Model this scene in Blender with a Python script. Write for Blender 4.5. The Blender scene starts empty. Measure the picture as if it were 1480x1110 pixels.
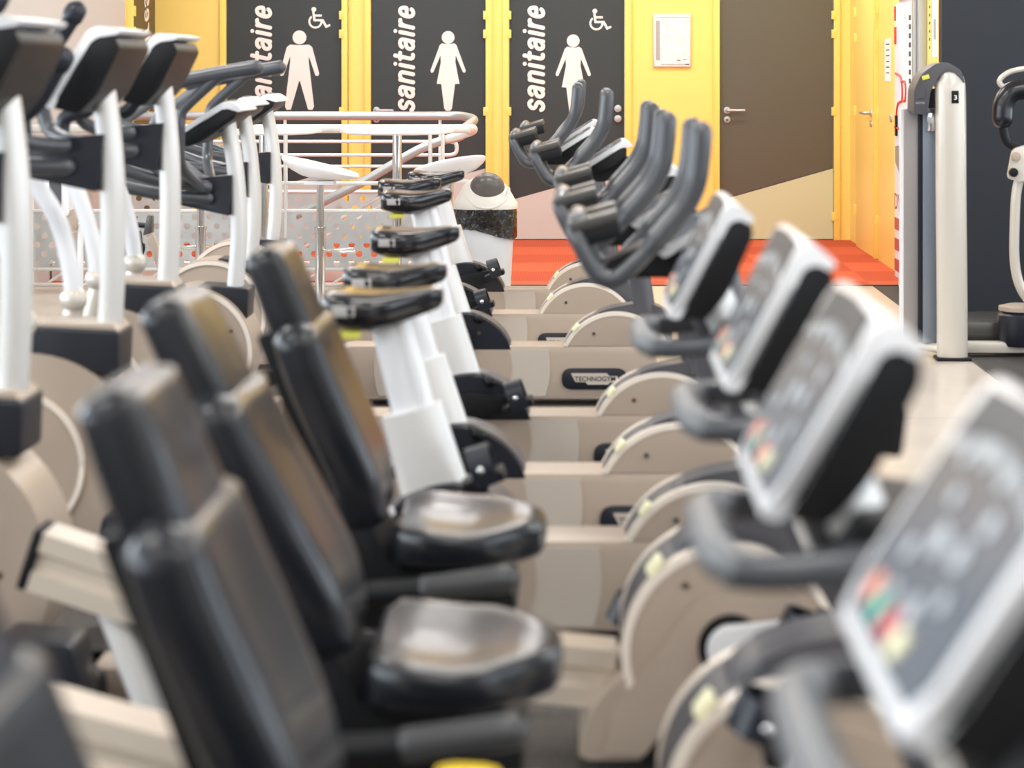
import bpy, bmesh, math, random
from mathutils import Vector, Matrix
random.seed(7)
PI = math.pi
sc = bpy.context.scene
COL = sc.collection

# ------------------------------------------------------------------ camera frame of reference
F_PX, VX, VY, CAM_H = 2900.0, 838.0, 97.0, 1.40
def X_at(px, Y): return (px - VX) * Y / F_PX
def Z_at(py, Y): return CAM_H - (py - VY) * Y / F_PX

# ------------------------------------------------------------------ materials
def lin(c):
    out = []
    for v in c:
        v = v / 255.0
        out.append(v / 12.92 if v <= 0.04045 else ((v + 0.055) / 1.055) ** 2.4)
    return (*out, 1.0)

MATS = {}
def mat(name, rgb, rough=0.5, metal=0.0, coat=0.0, spec=0.5, noise=None, bump=None, emit=None, alpha=None):
    m = bpy.data.materials.new(name)
    m.use_nodes = True
    nt = m.node_tree
    b = nt.nodes['Principled BSDF']
    b.inputs['Base Color'].default_value = lin(rgb)
    b.inputs['Roughness'].default_value = rough
    b.inputs['Metallic'].default_value = metal
    b.inputs['Coat Weight'].default_value = coat
    b.inputs['Coat Roughness'].default_value = 0.12
    b.inputs['Specular IOR Level'].default_value = spec
    if noise:
        rgb2, scale, lo, hi = noise
        tc = nt.nodes.new('ShaderNodeTexCoord')
        n = nt.nodes.new('ShaderNodeTexNoise'); n.inputs['Scale'].default_value = scale
        n.inputs['Detail'].default_value = 4
        r = nt.nodes.new('ShaderNodeValToRGB')
        r.color_ramp.elements[0].position = lo; r.color_ramp.elements[0].color = lin(rgb)
        r.color_ramp.elements[1].position = hi; r.color_ramp.elements[1].color = lin(rgb2)
        nt.links.new(tc.outputs['Object'], n.inputs['Vector'])
        nt.links.new(n.outputs['Fac'], r.inputs['Fac'])
        nt.links.new(r.outputs['Color'], b.inputs['Base Color'])
    if bump:
        scale, strength, dist = bump
        tc = nt.nodes.new('ShaderNodeTexCoord')
        n = nt.nodes.new('ShaderNodeTexNoise'); n.inputs['Scale'].default_value = scale
        bp = nt.nodes.new('ShaderNodeBump'); bp.inputs['Strength'].default_value = strength
        bp.inputs['Distance'].default_value = dist
        nt.links.new(tc.outputs['Object'], n.inputs['Vector'])
        nt.links.new(n.outputs['Fac'], bp.inputs['Height'])
        nt.links.new(bp.outputs['Normal'], b.inputs['Normal'])
    if emit:
        b.inputs['Emission Color'].default_value = lin(emit[0])
        b.inputs['Emission Strength'].default_value = emit[1]
    if alpha is not None:
        b.inputs['Transmission Weight'].default_value = alpha
    MATS[name] = m
    return m

M_CHAMP = mat('champagne_paint', (185, 168, 152), 0.38, 0.15, 0.1)
M_CHAMP2 = mat('champagne_light', (204, 192, 180), 0.38, 0.15, 0.1)
M_CREAM = mat('cream_rim', (238, 226, 212), 0.3, 0.0, 0.2)
M_WHITE = mat('white_plastic', (236, 236, 238), 0.3, 0.0, 0.25)
M_POST = mat('pearl_post', (226, 224, 221), 0.34, 0.1, 0.15)
M_NAVY = mat('navy_plastic', (26, 30, 40), 0.38, 0.0, 0.05)
M_BLACK = mat('black_plastic', (17, 18, 21), 0.45, spec=0.3)
M_DGREY = mat('dark_grey_shell', (78, 77, 82), 0.42)
M_RUBBER = mat('grey_rubber', (72, 74, 79), 0.3, 0.0, 0.25)
M_LOOP = mat('grey_grip_light', (112, 114, 117), 0.38)
M_VINYL = mat('black_vinyl', (19, 21, 28), 0.30, 0.0, 0.35, 0.45, bump=(60, 0.05, 0.002))
M_SADDLE = mat('saddle_vinyl', (20, 20, 24), 0.16, 0.0, 0.6)
M_PAD = mat('sensor_metal', (96, 95, 93), 0.3, 0.6)
M_CHROME = mat('chrome', (225, 226, 228), 0.12, 1.0)
M_STEEL = mat('galvanised_steel', (196, 199, 200), 0.36, 0.75)
M_RAILWHITE = mat('rail_paint', (232, 231, 228), 0.35, 0.15)
M_PANEL = mat('panel_steel', (190, 194, 195), 0.5, 0.35, noise=((206, 209, 209), 7.0, 0.35, 0.7))
M_ALU = mat('aluminium_rail', (233, 220, 204), 0.28, 0.4)
M_SILVER = mat('silver_paint', (214, 206, 194), 0.3, 0.2, 0.2)
M_SCREEN = mat('console_glass', (92, 100, 110), 0.22, 0.0, 0.15)
M_SCREEN_D = mat('console_cap', (62, 65, 70), 0.4)
M_BAND = mat('console_band', (150, 154, 158), 0.35)
M_ICON = mat('display_print', (190, 196, 202), 0.35)
M_BTNR = mat('button_red', (216, 92, 104), 0.4)
M_BTNO = mat('button_coral', (240, 160, 140), 0.4)
M_BTNG = mat('button_green', (70, 190, 170), 0.4)
M_YELTAG = mat('yellow_tag', (226, 222, 92), 0.5)
M_DOT = mat('pale_yellow_sticker', (250, 245, 205), 0.45)
M_GRIP = mat('dark_grip_foam', (66, 66, 67), 0.3)
M_YELLOW = mat('yellow_wall_paint', (252, 224, 124), 0.42, 0.0, 0.1)
M_YTRIM = mat('yellow_frame_paint', (252, 221, 114), 0.35, 0.0, 0.15)
M_DOORD = mat('charcoal_door', (54, 60, 61), 0.36)
M_DOORB = mat('taupe_door', (95, 92, 80), 0.36)
M_DOORL = mat('pale_pink_door', (206, 203, 198), 0.42)
M_DOORL2 = mat('pale_straw_door', (208, 214, 176), 0.4)
M_SIGN = mat('white_vinyl_print', (244, 238, 232), 0.5)
M_SIGNLINE = mat('dark_vinyl_print', (44, 43, 44), 0.5)
M_GREYWALL = mat('warm_grey_wall', (192, 189, 185), 0.7)
M_DARKWALL = mat('dark_slate_wall', (28, 32, 39), 0.55)
M_CEIL = mat('white_ceiling', (238, 236, 232), 0.8)
M_TILE = mat('pale_floor_tile', (202, 190, 177), 0.3, 0.0, 0.1, noise=((194, 182, 168), 3.0, 0.4, 0.65))
M_CARPET = mat('speckled_carpet', (58, 54, 50), 0.9, noise=((112, 104, 94), 130.0, 0.38, 0.72))
M_DARKFLOOR = mat('dark_rubber_floor', (52, 49, 47), 0.7, noise=((66, 62, 58), 60.0, 0.4, 0.65))
M_BINLID = mat('bin_lid_plastic', (226, 222, 214), 0.4)
M_BINBODY = mat('bin_body_plastic', (205, 208, 212), 0.36)
M_BINFLAP = mat('bin_flap', (96, 92, 90), 0.3, 0.1)
M_BAG = mat('bin_liner', (14, 14, 15), 0.16, 0.0, 0.5, bump=(18, 0.8, 0.03))
M_VEND = mat('vending_white', (233, 236, 243), 0.32)
M_RED = mat('red_print', (222, 62, 44), 0.45)
M_DKRED = mat('dull_red_print', (176, 70, 70), 0.45)
M_PAPER = mat('paper_white', (245, 242, 238), 0.6)
M_PRINT = mat('grey_print', (176, 172, 170), 0.6)
M_PRINTD = mat('dark_print', (70, 66, 64), 0.6)
M_CLOTH = mat('black_cloth', (18, 18, 19), 0.8)
M_YCLOTH = mat('yellow_towel', (250, 214, 40), 0.8)
M_PLAN = mat('plan_paper', (246, 243, 238), 0.6, noise=((230, 227, 223), 26.0, 0.52, 0.6))
M_BLUEGREY = mat('blue_grey_plate', (128, 138, 152), 0.3, 0.3)
M_WARMGREY = mat('warm_grey_plate', (160, 154, 152), 0.35, 0.3)

# orange ribbed carpet
def orange_mat():
    m = mat('orange_ribbed_carpet', (232, 88, 48), 0.85)
    nt = m.node_tree; b = nt.nodes['Principled BSDF']
    tc = nt.nodes.new('ShaderNodeTexCoord')
    mp = nt.nodes.new('ShaderNodeMapping'); mp.inputs['Scale'].default_value = (1.6, 1.6, 1.6)
    ck = nt.nodes.new('ShaderNodeTexChecker'); ck.inputs['Scale'].default_value = 1.0
    ck.inputs['Color1'].default_value = lin((212, 94, 56)); ck.inputs['Color2'].default_value = lin((196, 78, 42))
    wv = nt.nodes.new('ShaderNodeTexWave'); wv.inputs['Scale'].default_value = 18; wv.bands_direction = 'X'
    mx = nt.nodes.new('ShaderNodeMixRGB'); mx.blend_type = 'MULTIPLY'; mx.inputs['Fac'].default_value = 0.16
    nt.links.new(tc.outputs['Object'], mp.inputs['Vector'])
    nt.links.new(mp.outputs['Vector'], ck.inputs['Vector'])
    nt.links.new(tc.outputs['Object'], wv.inputs['Vector'])
    nt.links.new(ck.outputs['Color'], mx.inputs['Color1'])
    nt.links.new(wv.outputs['Color'], mx.inputs['Color2'])
    nt.links.new(mx.outputs['Color'], b.inputs['Base Color'])
    return m
M_ORANGE = orange_mat()

# ------------------------------------------------------------------ object helpers
def obj(name, bm, m, parent=None, smooth=38):
    bmesh.ops.remove_doubles(bm, verts=bm.verts, dist=1e-6)
    bmesh.ops.recalc_face_normals(bm, faces=bm.faces)
    me = bpy.data.meshes.new(name)
    bm.to_mesh(me); bm.free()
    if smooth:
        for p in me.polygons: p.use_smooth = True
        me.set_sharp_from_angle(angle=math.radians(smooth))
    me.materials.append(m)
    o = bpy.data.objects.new(name, me)
    COL.objects.link(o)
    if parent is not None: o.parent = parent
    return o

def tag(o, label, cat, group=None):
    o['label'] = label; o['category'] = cat
    if group: o['group'] = group
    return o

def thing(name, label, cat, loc=(0, 0, 0), group=None, rotz=0):
    o = bpy.data.objects.new(name, None); COL.objects.link(o)
    o.empty_display_size = 0.1
    o.location = loc; o.rotation_euler = (0, 0, rotz)
    return tag(o, label, cat, group)

def struct(o):
    o['kind'] = 'structure'; return o

def copy_tree(src, parent=None):
    c = src.copy(); COL.objects.link(c)
    if parent is not None: c.parent = parent
    for ch in list(src.children): copy_tree(ch, c)
    return c

# ------------------------------------------------------------------ geometry helpers
def add_box(bm, c, s, bevel=0.0, rot=None):
    r = bmesh.ops.create_cube(bm, size=1.0)
    M = Matrix.Translation(c) @ (rot.to_4x4() if rot is not None else Matrix.Identity(4)) @ Matrix.Diagonal((s[0], s[1], s[2], 1))
    bmesh.ops.transform(bm, matrix=M, verts=r['verts'])
    if bevel > 0:
        es = list({e for v in r['verts'] for e in v.link_edges})
        bmesh.ops.bevel(bm, geom=es, offset=bevel, segments=2, profile=0.6, affect='EDGES')
    return bm

def box(c, s, bevel=0.0, rot=None): return add_box(bmesh.new(), c, s, bevel, rot)

def rot_y(a): return Matrix.Rotation(a, 3, 'Y')

def add_prism(bm, pts, y0, y1, bevel=0.0, segs=2, axis='Y'):
    """outline in the XZ plane (or other plane) pushed along Y (or other axis)"""
    def P(p, y):
        if axis == 'Y': return (p[0], y, p[1])
        if axis == 'X': return (y, p[0], p[1])
        return (p[0], p[1], y)
    a = [bm.verts.new(P(p, y0)) for p in pts]
    b = [bm.verts.new(P(p, y1)) for p in pts]
    f1 = bm.faces.new(a); f2 = bm.faces.new(list(reversed(b)))
    n = len(pts)
    for i in range(n):
        bm.faces.new((a[i], a[(i + 1) % n], b[(i + 1) % n], b[i]))
    if bevel > 0:
        es = list(f1.edges) + list(f2.edges)
        bmesh.ops.bevel(bm, geom=es, offset=bevel, segments=segs, profile=0.6, affect='EDGES', clamp_overlap=True)
    return bm

def prism(pts, y0, y1, bevel=0.0, segs=2, axis='Y'): return add_prism(bmesh.new(), pts, y0, y1, bevel, segs, axis)

def circle(cx, cz, R, n=40, a0=0.0, a1=2 * PI, closed=True):
    k = n if closed else n + 1
    return [(cx + R * math.cos(a0 + (a1 - a0) * i / n), cz + R * math.sin(a0 + (a1 - a0) * i / n)) for i in range(k)]

def clip(poly, ax, lim, keep_greater):
    out = []
    n = len(poly)
    for i in range(n):
        p, q = poly[i], poly[(i + 1) % n]
        ip = (p[ax] >= lim) == keep_greater; iq = (q[ax] >= lim) == keep_greater
        if ip: out.append(p)
        if ip != iq:
            t = (lim - p[ax]) / (q[ax] - p[ax])
            out.append((p[0] + t * (q[0] - p[0]), p[1] + t * (q[1] - p[1])))
    return out

def rounded(pts, r, n=5):
    """round every corner of a polygon; r a number or a list"""
    out = []
    m = len(pts)
    for i in range(m):
        ri = r[i] if isinstance(r, (list, tuple)) else r
        p = Vector(pts[i]); a = Vector(pts[i - 1]); b = Vector(pts[(i + 1) % m])
        if ri <= 0: out.append(tuple(p)); continue
        da, db = (a - p), (b - p)
        d = min(ri, da.length * 0.49, db.length * 0.49)
        s = p + da.normalized() * d; e = p + db.normalized() * d
        for k in range(n + 1):
            t = k / n
            q = s * (1 - t) ** 2 + p * 2 * t * (1 - t) + e * t ** 2
            out.append((q.x, q.y))
    return out

def ring_prism(cx, cz, r0, r1, y0, y1, a0, a1, n=28, zmin=None):
    pts = circle(cx, cz, r1, n, a0, a1, False) + list(reversed(circle(cx, cz, r0, n, a0, a1, False)))
    return pts

def cr(pts, sub=6):
    """Catmull-Rom through points (3D)"""
    P = [Vector(p) for p in pts]
    if len(P) < 3:
        return [P[0].lerp(P[1], k / sub) for k in range(sub + 1)]
    out = []
    n = len(P)
    for i in range(n - 1):
        p0 = P[i - 1] if i > 0 else P[0] * 2 - P[1]
        p1, p2 = P[i], P[i + 1]
        p3 = P[i + 2] if i + 2 < n else P[n - 1] * 2 - P[n - 2]
        for k in range(sub):
            t = k / sub
            out.append(0.5 * ((2 * p1) + (-p0 + p2) * t + (2 * p0 - 5 * p1 + 4 * p2 - p3) * t * t + (-p0 + 3 * p1 - 3 * p2 + p3) * t ** 3))
    out.append(P[-1].copy())
    return out

def add_sweep(bm, path, rx, ry=None, seg=12, fixed=None, round_cap=True, flat=False):
    """sweep an ellipse: rx lies in the plane across FIXED (default parallel transport), ry along FIXED"""
    path = [Vector(p) for p in path]
    n = len(path)
    if ry is None: ry = rx
    get = lambda r, i: r[min(i, len(r) - 1)] if isinstance(r, (list, tuple)) else r
    T = []
    for i in range(n):
        a = path[max(i - 1, 0)]; b = path[min(i + 1, n - 1)]
        T.append((b - a).normalized())
    if fixed is not None:
        fx = Vector(fixed)
        frames = [((fx.cross(t)).normalized(), fx) for t in T]
    else:
        up = Vector((0, 0, 1)) if abs(T[0].z) < 0.9 else Vector((0, 1, 0))
        nrm = (up - T[0] * up.dot(T[0])).normalized()
        frames = []
        for i in range(n):
            if i:
                q = T[i - 1].rotation_difference(T[i]); nrm = q @ nrm
            frames.append((nrm.copy(), T[i].cross(nrm).normalized()))
    rings = []
    def ring(c, fr, sx, sy):
        return [bm.verts.new(c + fr[0] * sx * math.cos(2 * PI * k / seg) + fr[1] * sy * math.sin(2 * PI * k / seg)) for k in range(seg)]
    def sgn(i): return i
    if round_cap:
        for a in (75, 45, 20):
            s = math.cos(math.radians(a)); o = math.sin(math.radians(a))
            rr = get(rx, 0) if flat else min(get(rx, 0), get(ry, 0))
            rings.append(ring(path[0] - T[0] * rr * o, frames[0], get(rx, 0) * s, get(ry, 0) * s))
    for i in range(n): rings.append(ring(path[i], frames[i], get(rx, i), get(ry, i)))
    if round_cap:
        for a in (20, 45, 75):
            s = math.cos(math.radians(a)); o = math.sin(math.radians(a))
            rr = get(rx, n - 1) if flat else min(get(rx, n - 1), get(ry, n - 1))
            rings.append(ring(path[-1] + T[-1] * rr * o, frames[-1], get(rx, n - 1) * s, get(ry, n - 1) * s))
    for a, b in zip(rings, rings[1:]):
        for k in range(seg):
            bm.faces.new((a[k], a[(k + 1) % seg], b[(k + 1) % seg], b[k]))
    bm.faces.new(list(reversed(rings[0]))); bm.faces.new(rings[-1])
    return bm

def tube(pts, r, seg=12, sub=6, smooth=True):
    return add_sweep(bmesh.new(), cr(pts, sub) if smooth else pts, r, None, seg)

def add_tube(bm, pts, r, seg=12, sub=6, smooth=True):
    return add_sweep(bm, cr(pts, sub) if smooth else [Vector(p) for p in pts], r, None, seg)

def add_loft(bm, rings):
    vs = [[bm.verts.new(p) for p in r] for r in rings]
    n = len(vs[0])
    for a, b in zip(vs, vs[1:]):
        for k in range(n):
            bm.faces.new((a[k], a[(k + 1) % n], b[(k + 1) % n], b[k]))
    bm.faces.new(list(reversed(vs[0]))); bm.faces.new(vs[-1])
    return bm

def super_ring(n, hw, hh, p):
    out = []
    for k in range(n):
        a = 2 * PI * k / n
        c, s = math.cos(a), math.sin(a)
        out.append((hw * math.copysign(abs(c) ** p, c), hh * math.copysign(abs(s) ** p, s)))
    return out

def lathe(profile, c=(0, 0, 0), seg=32, sx=1.0, sy=1.0):
    bm = bmesh.new()
    rings = []
    for r, z in profile:
        rings.append([(c[0] + sx * r * math.cos(2 * PI * k / seg), c[1] + sy * r * math.sin(2 * PI * k / seg), c[2] + z) for k in range(seg)])
    return add_loft(bm, rings)

def cyl_y(cx, cz, R, y0, y1, n=20, bevel=0.0): return prism(circle(cx, cz, R, n), y0, y1, bevel)

FONT_CACHE = {}
def text_bm(s, size, shear=0.0, offset=0.0, extrude=0.0):
    cu = bpy.data.curves.new('lettering', 'FONT')
    cu.body = s; cu.size = size; cu.shear = shear; cu.offset = offset; cu.extrude = extrude
    cu.align_x = 'LEFT'; cu.align_y = 'BOTTOM_BASELINE'; cu.resolution_u = 3
    o = bpy.data.objects.new('lettering_tmp', cu); COL.objects.link(o)
    dg = bpy.context.evaluated_depsgraph_get()
    me = bpy.data.meshes.new_from_object(o.evaluated_get(dg))
    bm = bmesh.new(); bm.from_mesh(me)
    bpy.data.objects.remove(o); bpy.data.curves.remove(cu); bpy.data.meshes.remove(me)
    return bm

GLYPHS = {
 's': (.94, [[(.6, .85), (.45, .985), (.25, .99), (.10, .87), (.09, .69), (.22, .56), (.45, .47), (.59, .33), (.57, .13), (.42, .01), (.2, .02), (.06, .15)]]),
 'a': (1.08, [[(.09, .83), (.2, .96), (.42, .99), (.61, .9), (.66, .7), (.66, .35), (.66, 0)], [(.66, .57), (.36, .56), (.12, .44), (.08, .2), (.24, .02), (.48, .05), (.66, .24)]]),
 'n': (1.08, [[(.08, .98), (.08, .5), (.08, 0)], [(.08, .68), (.2, .92), (.42, .99), (.61, .9), (.66, .7), (.66, .35), (.66, 0)]]),
 'i': (.5, [[(.08, .98), (.08, .5), (.08, 0)], [(.08, 1.34), (.08, 1.345)]]),
 't': (.80, [[(.18, 1.36), (.18, .8), (.18, .28), (.25, .07), (.42, .01), (.5, .03)], [(0, .98), (.45, .98)]]),
 'r': (.76, [[(.08, .98), (.08, .5), (.08, 0)], [(.08, .62), (.18, .87), (.33, .98), (.46, .97)]]),
 'e': (.94, [[(.12, .5), (.4, .5), (.65, .52), (.62, .78), (.5, .95), (.33, .99), (.14, .86), (.06, .5), (.14, .14), (.35, .0), (.55, .05), (.63, .14)]]),
 'v': (.92, [[(.06, .98), (.2, .5), (.34, .03)], [(.62, .98), (.48, .5), (.34, .03)]]),
}
def stroke_text(word, half, shear=0.2, thick=0.002):
    """word drawn with rounded strokes of even width, flat in the XY plane"""
    bm = bmesh.new(); x = 0.0
    for ch in word:
        adv, strokes = GLYPHS[ch]
        for st in strokes:
            P = cr([(a + x + shear * b, b, 0) for a, b in st], 5) if len(st) > 2 else [Vector((a + x + shear * b, b, 0)) for a, b in st]
            add_sweep(bm, P, half, thick, 12, (0, 0, 1), True, True)
        x += adv
    return bm

def fit(bm, w, h):
    xs = [v.co.x for v in bm.verts]; ys = [v.co.y for v in bm.verts]
    x0, x1, y0, y1 = min(xs), max(xs), min(ys), max(ys)
    for v in bm.verts:
        v.co.x = (v.co.x - x0) / (x1 - x0) * w; v.co.y = (v.co.y - y0) / (y1 - y0) * h
    return bm

def place(bm, origin, ex, ey):
    """map text plane (x, y, z) to world: origin + x*ex + y*ey + z*n"""
    ex, ey = Vector(ex), Vector(ey); n = ex.cross(ey)
    o = Vector(origin)
    for v in bm.verts: v.co = o + ex * v.co.x + ey * v.co.y + n * v.co.z
    return bm

# =================================================================== CONSOLE shared by all cardio machines
def console(root, x0, z0, tilt, L, hw, hood=0.06, buttons=True, thick=0.032, back=0.075, up=-0.25):
    th = math.radians(tilt)
    U = Vector((math.cos(th), 0, math.sin(th))); V = Vector((math.sin(th), 0, -math.cos(th)))
    def W(u, v): 
        p = Vector((x0, 0, z0)) + U * u + V * v
        return (p.x, p.z)
    fr = [(0, 0), (0.03, 0), (0.06, 0), (L, 0), (L + up * hood, hood), (L + up * hood - 0.016, hood - 0.003), (L - 0.03, thick), (0.06, thick), (0.03, thick), (0.008, thick)]
    fr = rounded(fr, [0.008, 0, 0, 0.04, 0.006, 0.006, 0.018, 0, 0, 0.005], 5)
    def taper(bm):
        for v in bm.verts:
            u = (v.co - Vector((x0, 0, z0))).dot(Vector((U.x, 0, U.z)))
            if u < 0.055: v.co.y *= 1 - 0.16 * ((0.055 - max(u, 0)) / 0.055) ** 2
        return bm
    c = obj('console', taper(prism([W(*p) for p in fr], -hw, hw, 0.008, 3)), M_WHITE, root)
    bk = rounded([(0.012, thick - 0.003), (0.05, thick - 0.003), (L - 0.03, thick - 0.003), (L - 0.026 + max(up, 0) * (hood - .006), min(back * 0.9, hood - .006)), (L - 0.045 + max(up, 0) * hood, max(back * 0.9, hood)), (0.10, back), (0.03, back * 0.8)], [0.004, 0, 0.004, 0.004, 0.012, 0.03, 0.015], 3)
    obj('back_shell', taper(prism([W(*p) for p in bk], -hw + 0.003, hw - 0.003, 0.006)), M_BLACK, c)
    # screen: a plate slightly proud of the frame, its top edge arched
    ys = hw - 0.022
    def plate(outline, v0, v1, name, m):
        bm = bmesh.new()
        a = []; b = []
        for (u, y) in outline:
            p = Vector((x0, y, z0)) + U * u + V * v0; q = Vector((x0, y, z0)) + U * u + V * v1
            a.append(bm.verts.new(p)); b.append(bm.verts.new(q))
        bm.faces.new(a); bm.faces.new(list(reversed(b)))
        k = len(a)
        for i in range(k): bm.faces.new((a[i], a[(i + 1) % k], b[(i + 1) % k], b[i]))
        return obj(name, bm, m, c, 0)
    arch = [(L - 0.088 + 0.022 * math.cos(PI / 2 * t), ys * t) for t in [i / 6 for i in range(-6, 7)]]
    plate([(0.022, ys * 0.84), (0.022, -ys * 0.84), (0.05, -ys)] + arch + [(0.05, ys)], -0.003, 0.002, 'screen', M_SCREEN)
    cap = [(L - 0.072 + 0.022 * math.cos(PI / 2 * t), ys * t) for t in [i / 6 for i in range(6, -7, -1)]]
    plate([(L - 0.018, -ys * 0.9), (L - 0.012, 0), (L - 0.018, ys * 0.9)] + cap, -0.003, 0.002, 'screen_cap', M_SCREEN_D)
    plate(arch[:] + [(L - 0.0735 + 0.022 * math.cos(PI / 2 * t), ys * t) for t in [i / 6 for i in range(6, -7, -1)]], -0.002, 0.002, 'screen_band', M_BAND)
    if not buttons: return c
    # printed icons on the glass
    for (u, y, r) in ((.20, -.05, .011), (.205, .03, .013), (.19, .09, .009), (.165, -.085, .012), (.16, .05, .010), (.13, -.06, .014), (.125, .015, .016), (.10, .08, .011), (.095, -.09, .010), (.07, -.03, .014), (.065, .05, .010)):
        bm = bmesh.new()
        u2 = u / .27 * L; y2 = y / .2 * hw
        pts = [(u2 + r * math.cos(2 * PI * k / 14), y2 + r * 1.2 * math.sin(2 * PI * k / 14)) for k in range(14)]
        bm.faces.new([bm.verts.new(Vector((x0, yy, z0)) + U * uu + V * -0.0045) for uu, yy in pts])
        obj('display_icon', bm, M_ICON, c, 0)
    if buttons:
        for nm, m, y, u in (('coral_button', M_BTNO, .105, .052), ('green_button', M_BTNG, .055, .046), ('red_button', M_BTNR, .005, .046), ('pale_button', M_DOT, -.05, .044)):
            u2 = u / .27 * L; y2 = y / .2 * hw; r = .0145
            pts = [(u2 + r * math.cos(2 * PI * k / 14), y2 + r * 1.15 * math.sin(2 * PI * k / 14)) for k in range(14)]
            plate(pts, -0.007, -0.002, nm, m)
    return c

def logo(root, cx, cz, w, h, y):
    """dark oval plate with a pale stepped badge and dark capitals"""
    p = obj('badge_plate', prism(rounded([(cx - w / 2, cz - h / 2), (cx + w / 2, cz - h / 2), (cx + w / 2, cz + h / 2), (cx - w / 2, cz + h / 2)], h * 0.49, 6), y, y - 0.006, 0.0015), M_NAVY, root)
    a, b = w * 0.36, h * 0.27
    st = [(cx - a, cz + b), (cx + a * 0.55, cz + b), (cx + a * 0.62, cz + b * .5), (cx + a, cz + b * .5), (cx + a, cz - b * .6), (cx + a * .66, cz - b * .6), (cx + a * .6, cz - b), (cx - a * .3, cz - b), (cx - a * .36, cz - b * .55), (cx - a * .8, cz - b * .55)]
    obj('badge', prism(rounded(st, 0.004, 2), y - 0.006, y - 0.009), M_CHAMP2, p)
    t = fit(text_bm('TECHNOGYM', 0.05, 0.0, 0.0006), a * 1.72, b * 0.86)
    place(t, (cx - a * .83, y - 0.0098, cz - b * .40), (1, 0, 0), (0, 0, 1))
    obj('badge_lettering', t, M_NAVY, p, 0)
    return p

def pedal(root, cx, cz, y, side, ang):
    """platform with a toe strap arching over it; side -1 towards the camera"""
    R = rot_y(-ang)
    yc = y + side * 0.055
    def P(dx, dy, dz):
        v = R @ Vector((dx, dy, dz)); return (cx + v.x, yc + v.y, cz + v.z)
    bm = box((cx, yc, cz), (0.105, 0.09, 0.026), 0.006, R)
    p = obj('pedal', bm, M_BLACK, root)
    # strap: flat band arching across the platform
    bm = bmesh.new()
    ra, rb = [], []
    prof = [(-0.048, -0.01), (-0.052, 0.03), (-0.04, 0.062), (0.0, 0.078), (0.04, 0.062), (0.052, 0.03), (0.048, -0.01)]
    prof = [(v.x, v.y) for v in cr([(a, b, 0) for a, b in prof], 4)]
    for off in (0.0, 0.005):
        for x0 in (-0.026, 0.03):
            pass
    rings = []
    for (dy, dz) in prof:
        k = 1 + 0.005 / max(0.03, math.hypot(dy, dz))
        rings.append([P(-0.02, dy, dz), P(0.036, dy, dz * 0.95), P(0.036, dy * k, dz * 0.95 * k), P(-0.02, dy * k, dz * k)])
    add_loft(bm, rings)
    obj('strap', bm, M_NAVY, p)
    bm = bmesh.new(); bmesh.ops.create_uvsphere(bm, u_segments=10, v_segments=6, radius=0.012)
    bmesh.ops.translate(bm, verts=bm.verts, vec=P(0.005, side * 0.048, 0.03))
    obj('buckle', bm, M_CHROME, p)
    return p

def crank(root, cx, cz, ang, y0, side, L=0.165, m=None):
    a = ang
    ex, ez = cx + L * math.cos(a), cz + L * math.sin(a)
    n = Vector((-math.sin(a), math.cos(a)))
    pts = []
    for i in range(13):
        t = a + PI / 2 + PI * i / 12; pts.append((cx + 0.05 * math.cos(t), cz + 0.05 * math.sin(t)))
    for i in range(9):
        t = a - PI / 2 + PI * i / 8; pts.append((ex + 0.02 * math.cos(t), ez + 0.02 * math.sin(t)))
    c = obj('crank', prism(pts, y0, y0 + side * 0.032, 0.006), m or M_WHITE, root)
    return ex, ez, y0 + side * 0.032

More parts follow.
